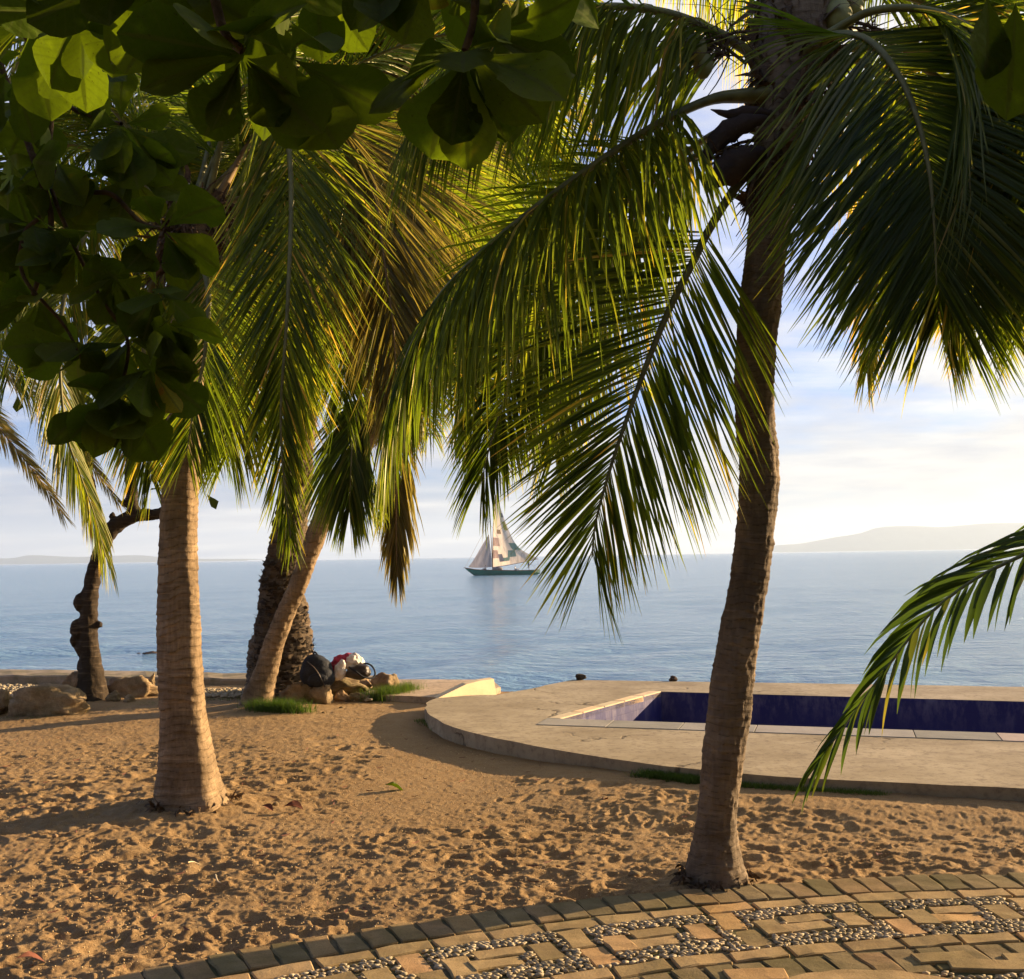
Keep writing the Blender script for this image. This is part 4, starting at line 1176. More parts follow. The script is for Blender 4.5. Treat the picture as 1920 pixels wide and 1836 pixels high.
patch('pink_patch', 10, 12, 0, 5, M_PP); patch('pink_patch', 13, 15, 0, 3, M_PP); patch('grey_patch', 14, 16, 3, 5, M_JIB)
for (xa, ya, xb, yb) in [(920, 976, 872, 1064), (920.5, 985, 1008, 1070), (1009, 1049, 1009, 1069)]:
    tube('rigging', [(bx(xa)[0], 0, bx(0, ya)[1]), (bx(xb)[0], 0, bx(0, yb)[1])], .018, M_WOOD, boat, 4, 3)
M_CARGO = simple('cargo_sacking', (.16, .15, .15), .8, .4, 2)
o = blob('cargo', [((0, 0, .3), (.7, .5, .35)), ((-.7, 0, .25), (.4, .4, .3))], M_CARGO, None, seed=4); o.location = pb_ + Vector((bx(935)[0], 0, bx(0, 1070)[1])); tag(o, 'dark heap of cargo amidships on the sailing boat', 'cargo')

# people aboard -------------------------------------------------------
M_SKIN = simple('dark_skin', (.12, .065, .04), .6, .15, 6); M_SHIRT = simple('dark_shirt', (.05, .06, .09), .85, .3, 6); M_TROUS = simple('brown_trousers', (.09, .06, .05), .85, .3, 6)
M_SHIRT2 = simple('pale_shirt', (.55, .5, .45), .85, .2, 6)
def person(loc, joints, edges, radii, label, mats, rz=0, zcut=(.95, 1.42)):
    """one continuous skinned body; the clothes are the same surface coloured by body region"""
    t = empty('person', loc, label, 'person', 'crew of the sailing boat'); t.rotation_euler = (0, 0, rz)
    me_ = bpy.data.meshes.new('body'); me_.from_pydata(joints, edges, [])
    o = link('body', me_, t); md = o.modifiers.new('s', 'SKIN'); me_.skin_vertices.new() if not me_.skin_vertices else None
    for v_, r_ in zip(me_.skin_vertices[0].data, radii): v_.radius = (r_, r_ * .85)
    me_.skin_vertices[0].data[0].use_root = True
    o.modifiers.new('u', 'SUBSURF').levels = 2; o.modifiers['u'].render_levels = 2; me_.materials.append(mats[0]); md.use_smooth_shade = True
    return t, o
st_j = [(0, 0, .92), (0, 0, 1.15), (0, 0, 1.40), (0, 0, 1.50), (0, -.01, 1.60), (0, -.01, 1.70), (.10, 0, .86), (.11, -.03, .48), (.11, 0, .08), (.11, -.13, .03), (-.10, 0, .86), (-.12, .05, .48), (-.13, .10, .08), (-.13, -.04, .03),
        (.19, 0, 1.40), (.25, -.03, 1.13), (.30, -.20, .98), (.31, -.27, .96), (-.19, 0, 1.40), (-.26, -.02, 1.12), (-.26, -.10, .88), (-.26, -.13, .80)]
st_e = [(0, 1), (1, 2), (2, 3), (3, 4), (4, 5), (0, 6), (6, 7), (7, 8), (8, 9), (0, 10), (10, 11), (11, 12), (12, 13), (2, 14), (14, 15), (15, 16), (16, 17), (2, 18), (18, 19), (19, 20), (20, 21)]
st_r = [.14, .13, .15, .06, .085, .075, .095, .065, .045, .035, .095, .065, .045, .035, .06, .045, .035, .03, .06, .045, .035, .03]
def region_mat(name, bands):
    m, nt, o = new_mat(name); p = nt.nodes.new('ShaderNodeBsdfPrincipled'); lk(nt, p.outputs[0], o.inputs[0]); p.inputs['Roughness'].default_value = .8
    t = nt.nodes.new('ShaderNodeTexCoord'); s = nt.nodes.new('ShaderNodeSeparateXYZ'); lk(nt, t.outputs['Object'], s.inputs[0])
    lk(nt, ramp(nt, math_(nt, 'DIVIDE', s.outputs[2], 2.0), bands, 'CONSTANT'), p.inputs['Base Color']); return m
M_CREW = region_mat('crew_standing', [(0, (.12, .065, .04)), (.03, (.09, .06, .05)), (.46, (.05, .06, .10)), (.75, (.12, .065, .04)), (.84, (.02, .015, .012))])
M_CREW2 = region_mat('crew_sitting', [(0, (.12, .065, .04)), (.02, (.08, .08, .1)), (.16, (.55, .5, .44)), (.36, (.12, .065, .04)), (.42, (.02, .015, .012))])
person(pb_ + Vector((bx(991.5)[0], -.1, bx(0, 1070.8)[1])), st_j, st_e, st_r, 'person standing at the stern of the sailing boat in dark clothes', [M_CREW], rz=R(-70))
si_j = [(0, 0, .12), (0, .02, .38), (0, .03, .60), (0, .02, .69), (0, 0, .78), (0, 0, .88), (.10, -.05, .12), (.13, -.42, .42), (.12, -.62, .06), (.12, -.74, .04), (-.10, -.05, .12), (-.13, -.44, .36), (-.12, -.64, .05), (-.12, -.76, .04),
        (.19, .02, .60), (.25, -.1, .36), (.17, -.34, .38), (.15, -.40, .40), (-.19, .02, .60), (-.25, -.1, .36), (-.16, -.33, .36), (-.14, -.40, .38)]
person(pb_ + Vector((bx(966)[0], -.5, bx(0, 1071)[1])), si_j, st_e, st_r, 'person sitting on the deck amidships below the boom', [M_CREW2], rz=R(80))
person(pb_ + Vector((bx(911)[0], -.4, bx(0, 1069.5)[1])), si_j, st_e, st_r, 'person sitting near the bow under the grey jib', [M_CREW2], rz=R(-60))

# ------------------------------------------------------------------ coconut palms
def fp(parent, pts, **kw):
    o = Vector(parent.location)
    return frond(parent, [aty(x, y, Y) - o for x, y, Y in pts], **kw)
def palm(base_px, label, pxs, d1, mat, **kw):
    b = atz(*base_px, 0); b.z = 0
    t = empty('coconut_palm', b, label, 'palm tree', 'palms on the beach')
    ctr, rr = path_trunk(b, pxs, b.y, d1)
    ctr = [ctr[0] - Vector((0, 0, .12))] + ctr; rr = [rr[0] * 1.12] + rr
    trunk('trunk', t, ctr, rr, mat, **kw)
    return t, ctr, rr
def fibre(name, parent, centre, rad, h, n, seed, mat=None, ln=.25):
    """hanging strands and ragged sheath around a crown"""
    rng = np.random.default_rng(seed); V = []; Fc = []
    for _ in range(n):
        a_ = rng.uniform(0, 2 * PI); r_ = rad * rng.uniform(.75, 1.15); z0 = centre[2] + rng.uniform(-h / 2, h / 2)
        p = np.array([centre[0] + r_ * math.cos(a_), centre[1] + r_ * math.sin(a_), z0]); b0 = len(V)
        d = nrm(np.array([math.cos(a_) * .6, math.sin(a_) * .6, rng.normal(-.5, .7)]) + rng.normal(0, .3, 3)); wd = rng.uniform(.004, .03)
        s_ = nrm(np.cross(d, rng.normal(0, 1, 3))); L_ = ln * rng.uniform(.3, 1.2)
        for k in range(4):
            f = k / 3; V += [p + s_ * wd * (1 - f * .9), p - s_ * wd * (1 - f * .9)]; p = p + d * L_ / 3; d = nrm(d + np.array([0, 0, -.35]) + rng.normal(0, .2, 3))
        for k in range(3): Fc.append((b0 + 2 * k, b0 + 2 * k + 1, b0 + 2 * k + 3, b0 + 2 * k + 2))
    o = link(name, np_mesh(name, V, Fc, mat or M_HUSK), parent); tag(o, kind='stuff'); return o
def nut(parent, c, r_, seed):
    bm = bmesh.new(); bmesh.ops.create_icosphere(bm, subdivisions=3, radius=1)
    for v_ in bm.verts:
        d = v_.co; ang = math.atan2(d.y, d.x); k = 1 + .05 * math.cos(3 * ang) * (1 - abs(d.z)); v_.co = Vector((d.x * r_ * k, d.y * r_ * k, d.z * r_ * 1.3 - (r_ * .12 if d.z < -.8 else 0)))
    return link('coconut', bm_mesh('coconut', bm, M_NUT, True), parent, c)
def spathe(parent, pts, wd, mat, name='spathe'):
    """dry boat shaped sheath"""
    P, _ = spline(pts, 16); T = nrm(np.gradient(P, axis=0)); V = []
    s_ = nrm(np.cross(T, np.array([0, 1.0, .2])));
    for i in range(16):
        f = i / 15; w2 = wd * math.sin(min(1, f * 1.6 + .15) * PI / 2) * (1 - max(0, (f - .5) / .5) ** 1.3) * (1 + .12 * math.sin(f * 31))
        for g in (-1, -.5, 0, .5, 1): V.append(P[i] + s_[i] * w2 * g * .5 + np.array([0, 1, 0]) * abs(g) * w2 * .25 + np.array([0, 0, .0]))
    o = link(name, np_mesh(name, V, grid_faces(16, 5), mat), parent)
    md = o.modifiers.new('t', 'SOLIDIFY'); md.thickness = .006
    return o
M_SPATHE = simple('dry_sheath', (.055, .034, .024), .8, .35, 8, .4, 40); M_SPATHE_R = simple('red_brown_sheath', (.26, .07, .045), .6, .3, 6)

# right palm, nearest ------------------------------------------------
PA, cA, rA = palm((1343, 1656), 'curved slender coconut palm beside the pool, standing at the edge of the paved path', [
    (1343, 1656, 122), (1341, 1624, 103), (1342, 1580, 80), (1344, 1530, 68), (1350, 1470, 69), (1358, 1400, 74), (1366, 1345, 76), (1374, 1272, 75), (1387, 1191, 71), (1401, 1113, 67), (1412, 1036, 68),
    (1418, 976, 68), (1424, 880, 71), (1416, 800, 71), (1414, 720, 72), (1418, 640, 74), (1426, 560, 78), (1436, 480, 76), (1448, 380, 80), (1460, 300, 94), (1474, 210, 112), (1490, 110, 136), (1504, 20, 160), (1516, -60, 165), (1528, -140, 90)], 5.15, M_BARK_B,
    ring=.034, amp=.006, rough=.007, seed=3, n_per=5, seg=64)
fibre('leaf_sheath_fibre', PA, aty(1490, 120, 5.15) - PA.location, .17, .85, 520, 5, ln=.18)
fibre('leaf_sheath_fibre', PA, aty(1440, 330, 5.1) - PA.location, .10, .30, 200, 6, ln=.10)
Y = 5.15
# splayed frond hanging left of the trunk
fp(PA, [(1430, 290, 5.1), (1380, 350, 5.05), (1330, 430, 5.0), (1300, 490, 4.95), (1255, 580, 4.9), (1210, 690, 4.86), (1165, 815, 4.82), (1135, 910, 4.8), (1116, 985, 4.8), (1110, 1045, 4.8)],
   nl=118, L=.95, W=.030, droop=.20, a0=62, a1=20, side=(1, .25, 0), lift=.1, seed=1, start=.24, split=True, rr=.024, lenp=(.8, 1.0, .42), label='broad green frond hanging left of the trunk, its tip over the sea')
# diagonal frond with curtain of leaflets
fp(PA, [(1440, 178, 5.1), (1390, 180, 5.08), (1330, 188, 5.05), (1235, 232, 5.0), (1110, 312, 4.95), (1000, 392, 4.9), (900, 475, 4.87), (820, 560, 4.85), (765, 660, 4.85), (735, 760, 4.85), (720, 850, 4.85)],
   nl=125, L=1.0, W=.036, droop=1.3, a0=74, a1=16, side=(0, 1, 0), lift=-1.3, seed=2, start=.165, rr=.025, lenp=(.8, 1.0, .4), label='long frond running down to the left with a curtain of leaflets')
# arching frond at the top
fp(PA, [(1455, 190, 5.15), (1425, 120, 5.15), (1385, 85, 5.1), (1330, 55, 5.1), (1250, 25, 5.05), (1150, 12, 5.0), (1050, 20, 4.95), (940, 60, 4.9), (850, 130, 4.88), (790, 220, 4.86)],
   nl=115, L=.95, W=.036, droop=1.5, a0=72, a1=25, side=(0, 1, 0), lift=-1.4, seed=3, start=.18, rr=.028, lenp=(.75, 1, .6), label='frond arching over to the left along the top')
# second layer behind the diagonal one, ending over the boat
fp(PA, [(1435, 300, 5.3), (1370, 280, 5.5), (1290, 300, 5.6), (1160, 390, 5.75), (1050, 520, 5.8), (980, 650, 5.85), (940, 768, 5.85), (918, 840, 5.85), (902, 905, 5.85)],
   nl=90, L=.85, W=.036, droop=.8, a0=66, a1=14, side=(1, .2, 0), lift=.1, seed=4, start=.2, rr=.02, lenp=(.8, 1.0, .4))
fp(PA, [(1440, 250, 5.3), (1360, 240, 5.6), (1240, 330, 5.9), (1150, 470, 6.05), (1085, 620, 6.1), (1058, 720, 6.15), (1045, 800, 6.15), (1040, 850, 6.15)],
   nl=85, L=.85, W=.036, droop=.9, a0=66, a1=16, side=(1, .3, 0), lift=.1, seed=5, start=.2, rr=.02, dry=.12)
# right hand fronds
fp(PA, [(1500, 130, 5.05), (1540, 78, 4.95), (1590, 64, 4.8), (1640, 85, 4.7), (1690, 150, 4.62), (1722, 230, 4.56), (1742, 320, 4.52), (1750, 400, 4.5), (1754, 470, 4.5), (1756, 535, 4.5)],
   nl=100, L=1.1, W=.042, droop=.40, a0=74, a1=28, side=(1, 0, .0), lift=.05, seed=6, start=.12, rr=.022, lenp=(.95, 1.0, .5), label='dark frond fanning to the right of the trunk')
fp(PA, [(1520, 110, 5.1), (1640, 90, 5.1), (1790, 170, 5.0), (1860, 300, 4.85), (1830, 370, 4.75), (1785, 420, 4.7), (1768, 480, 4.68), (1762, 550, 4.68), (1758, 600, 4.68)],
   nl=90, L=.9, W=.04, droop=.35, a0=66, a1=20, side=(1, .2, 0), lift=.05, seed=7, start=.3, rr=.02)
fp(PA, [(1510, 90, 5.3), (1620, 60, 5.7), (1760, 150, 6.1), (1850, 280, 6.3), (1885, 420, 6.4), (1895, 560, 6.4)], nl=90, L=.9, W=.036, droop=.7, a0=66, a1=20, side=(1, .3, 0), seed=8, start=.2, dry=.2)
fp(PA, [(1500, 200, 5.5), (1560, 190, 6.0), (1640, 280, 6.4), (1660, 420, 6.6), (1640, 560, 6.7), (1625, 700, 6.7)], nl=80, L=.75, W=.034, droop=1.0, a0=60, a1=12, side=(1, .3, 0), seed=9, start=.25, dry=.35, lenp=(.8, .8, .35))
fp(PA, [(1505, 90, 5.2), (1640, -10, 5.2), (1800, 40, 5.1), (1930, 180, 5.0), (2020, 360, 5.0), (2050, 560, 5.0)], nl=90, L=.95, W=.038, droop=.9, a0=70, a1=25, side=(.5, 1, 0), seed=10, start=.2)
fp(PA, [(1505, 100, 5.0), (1640, 20, 4.8), (1800, 40, 4.65), (1900, 170, 4.6), (1945, 320, 4.58), (1950, 450, 4.58), (1945, 560, 4.58)], nl=90, L=.95, W=.038, droop=.35, a0=64, a1=22, side=(1, 0, 0), seed=14, start=.25)
fp(PA, [(1505, 120, 5.4), (1620, 120, 5.6), (1740, 250, 5.7), (1810, 400, 5.75), (1830, 520, 5.75), (1835, 610, 5.75)], nl=90, L=.9, W=.038, droop=.4, a0=64, a1=22, side=(1, 0, 0), seed=15, start=.25, dry=.12)
fp(PA, [(1500, 20, 5.2), (1560, -90, 5.4), (1660, -130, 5.6), (1780, -110, 5.8), (1900, -30, 6.0)], nl=80, L=.85, W=.034, droop=1.6, a0=74, a1=30, side=(0, 1, 0), seed=11, start=.15, dry=.12)
fp(PA, [(1480, 60, 5.3), (1440, -20, 5.6), (1380, -90, 6.0), (1290, -120, 6.4), (1180, -100, 6.8)], nl=80, L=.9, W=.034, droop=1.6, a0=74, a1=30, side=(0, 1, 0), seed=12, start=.15, dry=.25)
for az, e0, Lf, sag, sd_ in ((60, 60, 2.8, 1.3, 20), (110, 70, 2.6, 1.2, 21), (20, 72, 2.6, 1.1, 22), (160, 65, 2.6, 1.3, 23), (-40, 60, 2.2, 1.0, 24)):
    rand_fronds(PA, aty(1510, -40, 5.2), [(az, e0, Lf, sag)], L=.85, nl=70, seed=sd_) if False else None
o_ = Vector(PA.location)
for i, (az, e0, Lf, sag) in enumerate([(60, 62, 2.6, 1.1), (115, 70, 2.6, 1.1), (10, 72, 2.4, 1.0), (170, 66, 2.4, 1.2)]):
    a_ = R(az); frond(PA, [p - o_ for p in arch(aty(1512, -60, 5.2), a_, R(e0), Lf, sag)], 70, .85, .034, 1.0, 70, 25, (-math.sin(a_), math.cos(a_), 0), .25, 400 + i)
# nuts, flower stalks, dry sheaths
nut(PA, aty(1303, 92, 5.0) - o_, .058, 1); nut(PA, aty(1318, 122, 5.03) - o_, .05, 2); nut(PA, aty(1570, 30, 5.0) - o_, .07, 3); nut(PA, aty(1596, 12, 5.1) - o_, .06, 4)
rngp = random.Random(8)
def spray(parent, root, tip, n, ln, seed, Yd, grav=.2):
    """branched dry flower stalk: one mesh"""
    rg_ = random.Random(seed); parts = []
    a_, b2 = Vector(root), Vector(tip); parts.append(tube_arrays(spline([a_, a_.lerp(b2, .5) + Vector((0, 0, .03)), b2], 8)[0], .009, 5))
    for k in range(n):
        t = rg_.uniform(.3, 1); p = a_.lerp(b2, t); d = ((b2 - a_).normalized() * .6 + Vector((rg_.gauss(0, .7), rg_.gauss(0, .5), rg_.gauss(-grav, .6)))).normalized()
        L_ = ln * rg_.uniform(.4, 1); q = p + d * L_ * .5; e = q + (d + Vector((rg_.gauss(0, .25), 0, rg_.gauss(0, .25) - .1))).normalized() * L_ * .5
        parts.append(tube_arrays(spline([p, q, e], 6)[0], np.linspace(.0045, .002, 6), 4))
    V, Fc = merge(parts); return link('flower_stalk', np_mesh('flower_stalk', V, Fc, M_TWIG), parent)
L_ = lambda x, y, Yd: aty(x, y, Yd) - o_
spray(PA, L_(1400, 120, 5.1), L_(1300, 70, 5.0), 46, .30, 1, 5); spray(PA, L_(1420, 60, 5.1), L_(1330, 85, 5.05), 26, .28, 2, 5)
spray(PA, L_(1440, 260, 5.1), L_(1330, 300, 5.0), 26, .20, 3, 5); spray(PA, L_(1530, 40, 5.1), L_(1660, 60, 5.1), 40, .30, 4, 5); spray(PA, L_(1600, 170, 5.3), L_(1740, 60, 5.3), 10, .3, 5, 5)
spray(PA, L_(1420, 330, 5.0), L_(1400, 390, 5.0), 14, .16, 6, 5, .8)
spathe(PA, [L_(1440, 222, 5.0), L_(1400, 228, 4.98), L_(1352, 255, 4.97), L_(1311, 312, 4.97)], .11, M_SPATHE)
spathe(PA, [L_(1436, 285, 4.98), L_(1412, 290, 4.96), L_(1372, 312, 4.94), L_(1322, 354, 4.93)], .17, M_SPATHE)
spathe(PA, [L_(1450, 212, 5.02), L_(1405, 208, 5.0), L_(1370, 214, 4.99), L_(1332, 206, 4.98)], .06, M_SPATHE)
spathe(PA, [L_(1660, 130, 5.2), L_(1720, 106, 5.2), L_(1780, 110, 5.2), L_(1838, 124, 5.2)], .10, M_SPATHE_R)
# leaf bases hugging the crown shaft
for k in range(14):
    an = k * 2.4; z0 = .2 + k * .05; c_ = L_(1478 + k * 2, 260 - k * 18, 5.15)
    P = [c_ + Vector((math.cos(an) * .05, math.sin(an) * .05, -.22)), c_ + Vector((math.cos(an) * .12, math.sin(an) * .12, 0)), c_ + Vector((math.cos(an) * .24, math.sin(an) * .24, .22))]
    tube('leaf_base', P, [.06, .05, .022], M_HUSK, PA, 8, 8, .5)

fibre('root_fibre', PA, Vector((0, 0, .03)), .17, .06, 160, 25, ln=.06)

# big palm left of centre ---------------------------------------------
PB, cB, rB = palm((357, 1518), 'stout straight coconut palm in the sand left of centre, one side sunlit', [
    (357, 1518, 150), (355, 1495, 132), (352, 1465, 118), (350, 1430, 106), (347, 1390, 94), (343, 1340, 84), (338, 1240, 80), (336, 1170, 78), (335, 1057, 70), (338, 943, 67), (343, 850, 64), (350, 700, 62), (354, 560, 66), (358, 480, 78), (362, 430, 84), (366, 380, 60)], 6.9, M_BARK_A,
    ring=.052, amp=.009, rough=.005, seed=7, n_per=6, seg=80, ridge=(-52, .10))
crB = aty(362, 430, 6.9); oB = Vector(PB.location)
fp(PB, [(360, 440, 6.9), (270, 380, 6.7), (190, 400, 6.5), (135, 500, 6.4), (112, 640, 6.35), (122, 800, 6.35), (150, 890, 6.35), (178, 970, 6.35), (198, 1045, 6.35)],
   nl=96, L=.62, W=.032, droop=1.5, a0=60, a1=14, side=(.25, 1, 0), seed=30, start=.2, dry=.15, lenp=(.8, 1, .4), label='frond drooping on the left, its tip before the gnarled trunk')
fp(PB, [(375, 430, 6.9), (440, 190, 6.7), (515, 170, 6.45), (545, 320, 6.35), (540, 560, 6.25), (527, 760, 6.25), (530, 870, 6.25), (538, 950, 6.25), (545, 1010, 6.25)],
   nl=110, L=.92, W=.034, droop=.22, a0=46, a1=12, side=(1, .1, 0), lift=.05, seed=31, start=.2, lenp=(.8, 1, .25), rr=.021, split=False, label='frond hanging straight down with a pale midrib')
fp(PB, [(380, 420, 6.9), (500, 230, 6.8), (620, 210, 6.7), (690, 300, 6.65), (708, 400, 6.6), (722, 500, 6.6), (738, 620, 6.6), (745, 760, 6.6)],
   nl=110, L=1.05, W=.034, droop=.25, a0=42, a1=16, side=(1, .1, 0), lift=.05, seed=32, start=.3, dry=.4, mat=M_PALM_DRY, rr=.022, label='brownish frond hanging at the centre')
fp(PB, [(365, 460, 6.6), (390, 540, 6.45), (385, 660, 6.4), (365, 760, 6.4), (350, 850, 6.4)], nl=60, L=.7, W=.032, droop=.4, a0=46, a1=20, side=(1, 0, 0), seed=33, start=.1, dry=.05)
fp(PB, [(350, 440, 6.8), (220, 300, 6.7), (80, 280, 6.6), (-20, 400, 6.5), (-60, 560, 6.5), (-70, 720, 6.5)], nl=90, L=.95, W=.034, droop=1.4, a0=70, a1=20, side=(.3, 1, 0), seed=34, start=.2)
fp(PB, [(350, 430, 7.1), (260, 250, 7.4), (130, 240, 7.7), (40, 380, 7.9), (10, 560, 8.0), (20, 700, 8.0)], nl=90, L=1.0, W=.034, droop=1.3, a0=66, a1=20, side=(1, .5, 0), seed=35, start=.2, dry=.1)
fp(PB, [(340, 470, 6.9), (290, 520, 7.0), (270, 640, 7.1), (275, 800, 7.15), (285, 900, 7.15)], nl=70, L=.75, W=.032, droop=.7, a0=50, a1=16, side=(1, .1, 0), seed=36, start=.15, dry=.1)
fp(PB, [(370, 420, 7.1), (440, 240, 7.5), (560, 260, 7.8), (620, 420, 8.0), (640, 600, 8.1), (640, 760, 8.1)], nl=100, L=1.0, W=.036, droop=.8, a0=60, a1=18, side=(1, .2, 0), seed=37, start=.2, dry=.05)
fp(PB, [(375, 440, 7.0), (450, 420, 7.2), (470, 560, 7.3), (450, 720, 7.35), (430, 850, 7.35)], nl=80, L=.95, W=.034, droop=.7, a0=60, a1=20, side=(1, 0, 0), seed=38, start=.15)
for i, (az, e0, Lf, sag) in enumerate([(0, 50, 3.2, 1.2), (40, 40, 3.2, 1.2), (80, 55, 3.2, 1.3), (120, 50, 3, 1.2), (160, 62, 3, 1.2), (200, 55, 2.8, 1.1), (60, 75, 2.8, .9), (-20, 65, 2.8, 1.0), (140, 25, 3, 1.2), (20, 25, 3, 1.2)]):
    a_ = R(az); frond(PB, [p - oB for p in arch(aty(362, 400, 6.9), a_, R(e0), Lf, sag)], 86, .95, .036, 1.1, 70, 25, (-math.sin(a_), math.cos(a_), 0), .25, 500 + i, .1 * (i % 3))
fibre('root_fibre', PB, Vector((0, 0, .04)), .27, .08, 200, 26, ln=.07)
fibre('leaf_sheath_fibre', PB, aty(360, 440, 6.9) - oB, .17, .6, 500, 15)

# leaning palm behind the rocks ----------------------------------------
PCm, cC, rC = palm((484, 1330), 'slim coconut palm leaning right in front of the shaggy stump trunk', [
    (484, 1330, 78), (484, 1310, 58), (490, 1285, 46), (500, 1255, 40), (511, 1215, 37), (524, 1180, 34), (540, 1140, 33), (558, 1100, 32), (578, 1045, 34), (602, 980, 36), (630, 925, 37), (660, 867, 38), (690, 815, 40), (712, 775, 46), (724, 745, 40)], 10.9, M_BARK_A,
    ring=.07, amp=.012, rough=.008, seed=9, n_per=6, seg=40)
oC = Vector(PCm.location)
fp(PCm, [(720, 760, 10.9), (735, 740, 10.6), (745, 800, 10.5), (744, 900, 10.5), (743, 1000, 10.5), (745, 1080, 10.5)], nl=60, L=.8, W=.05, droop=1.2, a0=24, a1=8, side=(1, 0, 0), seed=50, start=.25, dry=.42, mat=M_PALM_DRY, label='dry straw coloured frond hanging straight down')
fp(PCm, [(715, 765, 10.9), (690, 740, 10.6), (665, 800, 10.5), (658, 880, 10.4), (655, 960, 10.4)], nl=60, L=1.0, W=.05, droop=.9, a0=35, a1=12, side=(1, 0, 0), seed=51, start=.25, dry=.1)
fp(PCm, [(730, 760, 10.9), (790, 690, 10.7), (860, 690, 10.6), (900, 760, 10.5), (915, 840, 10.5)], nl=70, L=1.1, W=.05, droop=.8, a0=60, a1=20, side=(1, .3, 0), seed=52, start=.2, dry=.05)
fp(PCm, [(725, 755, 11), (800, 640, 11.4), (920, 620, 11.8), (1010, 700, 12), (1045, 800, 12)], nl=80, L=1.3, W=.05, droop=1.1, a0=64, a1=22, side=(.5, 1, 0), seed=53, start=.2, dry=.2)
for i, (az, e0, Lf, sag) in enumerate([(10, 60, 3.2, 1.2), (60, 70, 3.4, 1.1), (110, 60, 3.4, 1.2), (160, 55, 3.4, 1.2), (200, 45, 3.2, 1.3), (250, 75, 3.2, 1.1), (320, 50, 3, 1.2), (-15, 35, 3, 1.2), (180, 75, 3.4, 1.0), (85, 35, 3.2, 1.3)]):
    a_ = R(az); frond(PCm, [p - oC for p in arch(aty(722, 748, 10.9), a_, R(e0), Lf, sag)], 80, 1.0, .042, 1.0, 66, 22, (-math.sin(a_), math.cos(a_), 0), .25, 600 + i, .12 * (i % 4))
nut(PCm, aty(770, 808, 10.6) - oC, .13, 7); nut(PCm, aty(757, 790, 10.7) - oC, .11, 8); spray(PCm, aty(735, 770, 10.8) - oC, aty(800, 815, 10.6) - oC, 10, .35, 17, 10)
fibre('leaf_sheath_fibre', PCm, aty(715, 770, 10.9) - oC, .17, .4, 300, 16)

# thick shaggy palm behind ---------------------------------------------
PD, cD, rD = palm((527, 1304), 'thick shaggy palm trunk with ragged bark behind the leaning palm', [
    (527, 1304, 128), (527, 1280, 122), (527, 1230, 118), (530, 1190, 104), (530, 1150, 88), (529, 1100, 76), (535, 1050, 66), (542, 1000, 60), (550, 950, 55), (560, 850, 52), (572, 700, 50), (588, 400, 48), (600, 150, 58), (604, 60, 80), (606, 20, 60)], 11.9, M_BARK_C,
    ring=.11, amp=.03, rough=.03, seed=12, n_per=7, seg=56)
oD = Vector(PD.location)
# ragged stubs
rg_ = np.random.default_rng(31); V = []; Fc = []
for _ in range(1500):
    t = rg_.random() ** 1.3; yp = 1310 - t * 260; wpx = np.interp(yp, [1050, 1100, 1150, 1190, 1230, 1310], [66, 76, 88, 104, 118, 126]); an = rg_.uniform(0, 2 * PI)
    c_ = aty(529, yp, 12.15) - oD; r_ = wpx / 2 * 12.15 / F * rg_.uniform(.86, 1.04); p = np.array(c_) + r_ * np.array([math.cos(an), math.sin(an), 0])
    d = nrm(np.array([math.cos(an) * .55, math.sin(an) * .55, rg_.normal(.1, .9)])); s_ = np.array([-math.sin(an), math.cos(an), 0]); wd = rg_.uniform(.01, .045); ln = rg_.uniform(.02, .06); b0 = len(V)
    V += [p - s_ * wd, p + s_ * wd, p + d * ln + s_ * wd * .4, p + d * ln - s_ * wd * .5]; Fc.append((b0, b0 + 1, b0 + 2, b0 + 3))
tag(link('bark_scales', np_mesh('bark_scales', V, Fc, M_BARK_C), PD), kind='stuff')
crD = aty(604, 40, 11.8)
for i, (az, e0, Lf, sag) in enumerate([(0, 30, 4.2, 1.5), (20, 10, 4.0, 1.6), (45, 45, 4.2, 1.5), (-15, 5, 4.2, 1.5), (170, 20, 4.2, 1.5), (190, 5, 4.2, 1.5), (150, 40, 4.2, 1.5), (215, 15, 4, 1.5), (250, 0, 4, 1.3), (275, 10, 4, 1.4), (300, 0, 4, 1.3), (330, 10, 4, 1.5), (260, 40, 4.2, 1.7), (230, 45, 4.2, 1.6), (-50, 45, 4.2, 1.6), (100, 30, 4, 1.5), (205, 55, 4.3, 1.6), (-30, 60, 4.3, 1.6), (240, -25, 3.8, 1.2), (290, -30, 3.8, 1.2), (-10, -25, 3.8, 1.2), (185, -30, 3.8, 1.2), (265, -10, 4, 1.3), (315, -20, 4, 1.2)]):
    a_ = R(az); frond(PD, [p - oD for p in arch(crD, a_, R(e0), Lf, sag)], 84, 1.15, .05, .9, 66, 22, (-math.sin(a_), math.cos(a_), 0), .2, 700 + i, [.0, .15, .35, .6][i % 4])

rf = random.Random(77)
for i in range(26):
    tx_ = 330 + i * 27 + rf.uniform(-20, 20); dy = rf.uniform(-1.3, 1.5); top = rf.uniform(20, 160); low = rf.uniform(560, 800) if tx_ > 480 else rf.uniform(700, 900)
    if tx_ > 860: low = rf.uniform(480, 680)
    fp(PD, [(604, 40, 11.8), ((604 + tx_) / 2, top - 60, 11.8 + dy * .5), (tx_, top + 60, 11.8 + dy), (tx_ + rf.uniform(-25, 25), (top + low) / 2, 11.8 + dy), (tx_ + rf.uniform(-40, 40), low, 11.8 + dy)],
       nl=84, L=1.15, W=.05, droop=.5, a0=54, a1=18, side=(1, rf.uniform(-.4, .4), 0), seed=800 + i, start=.25, dry=rf.choice([0, .05, .2, .35, .6]))

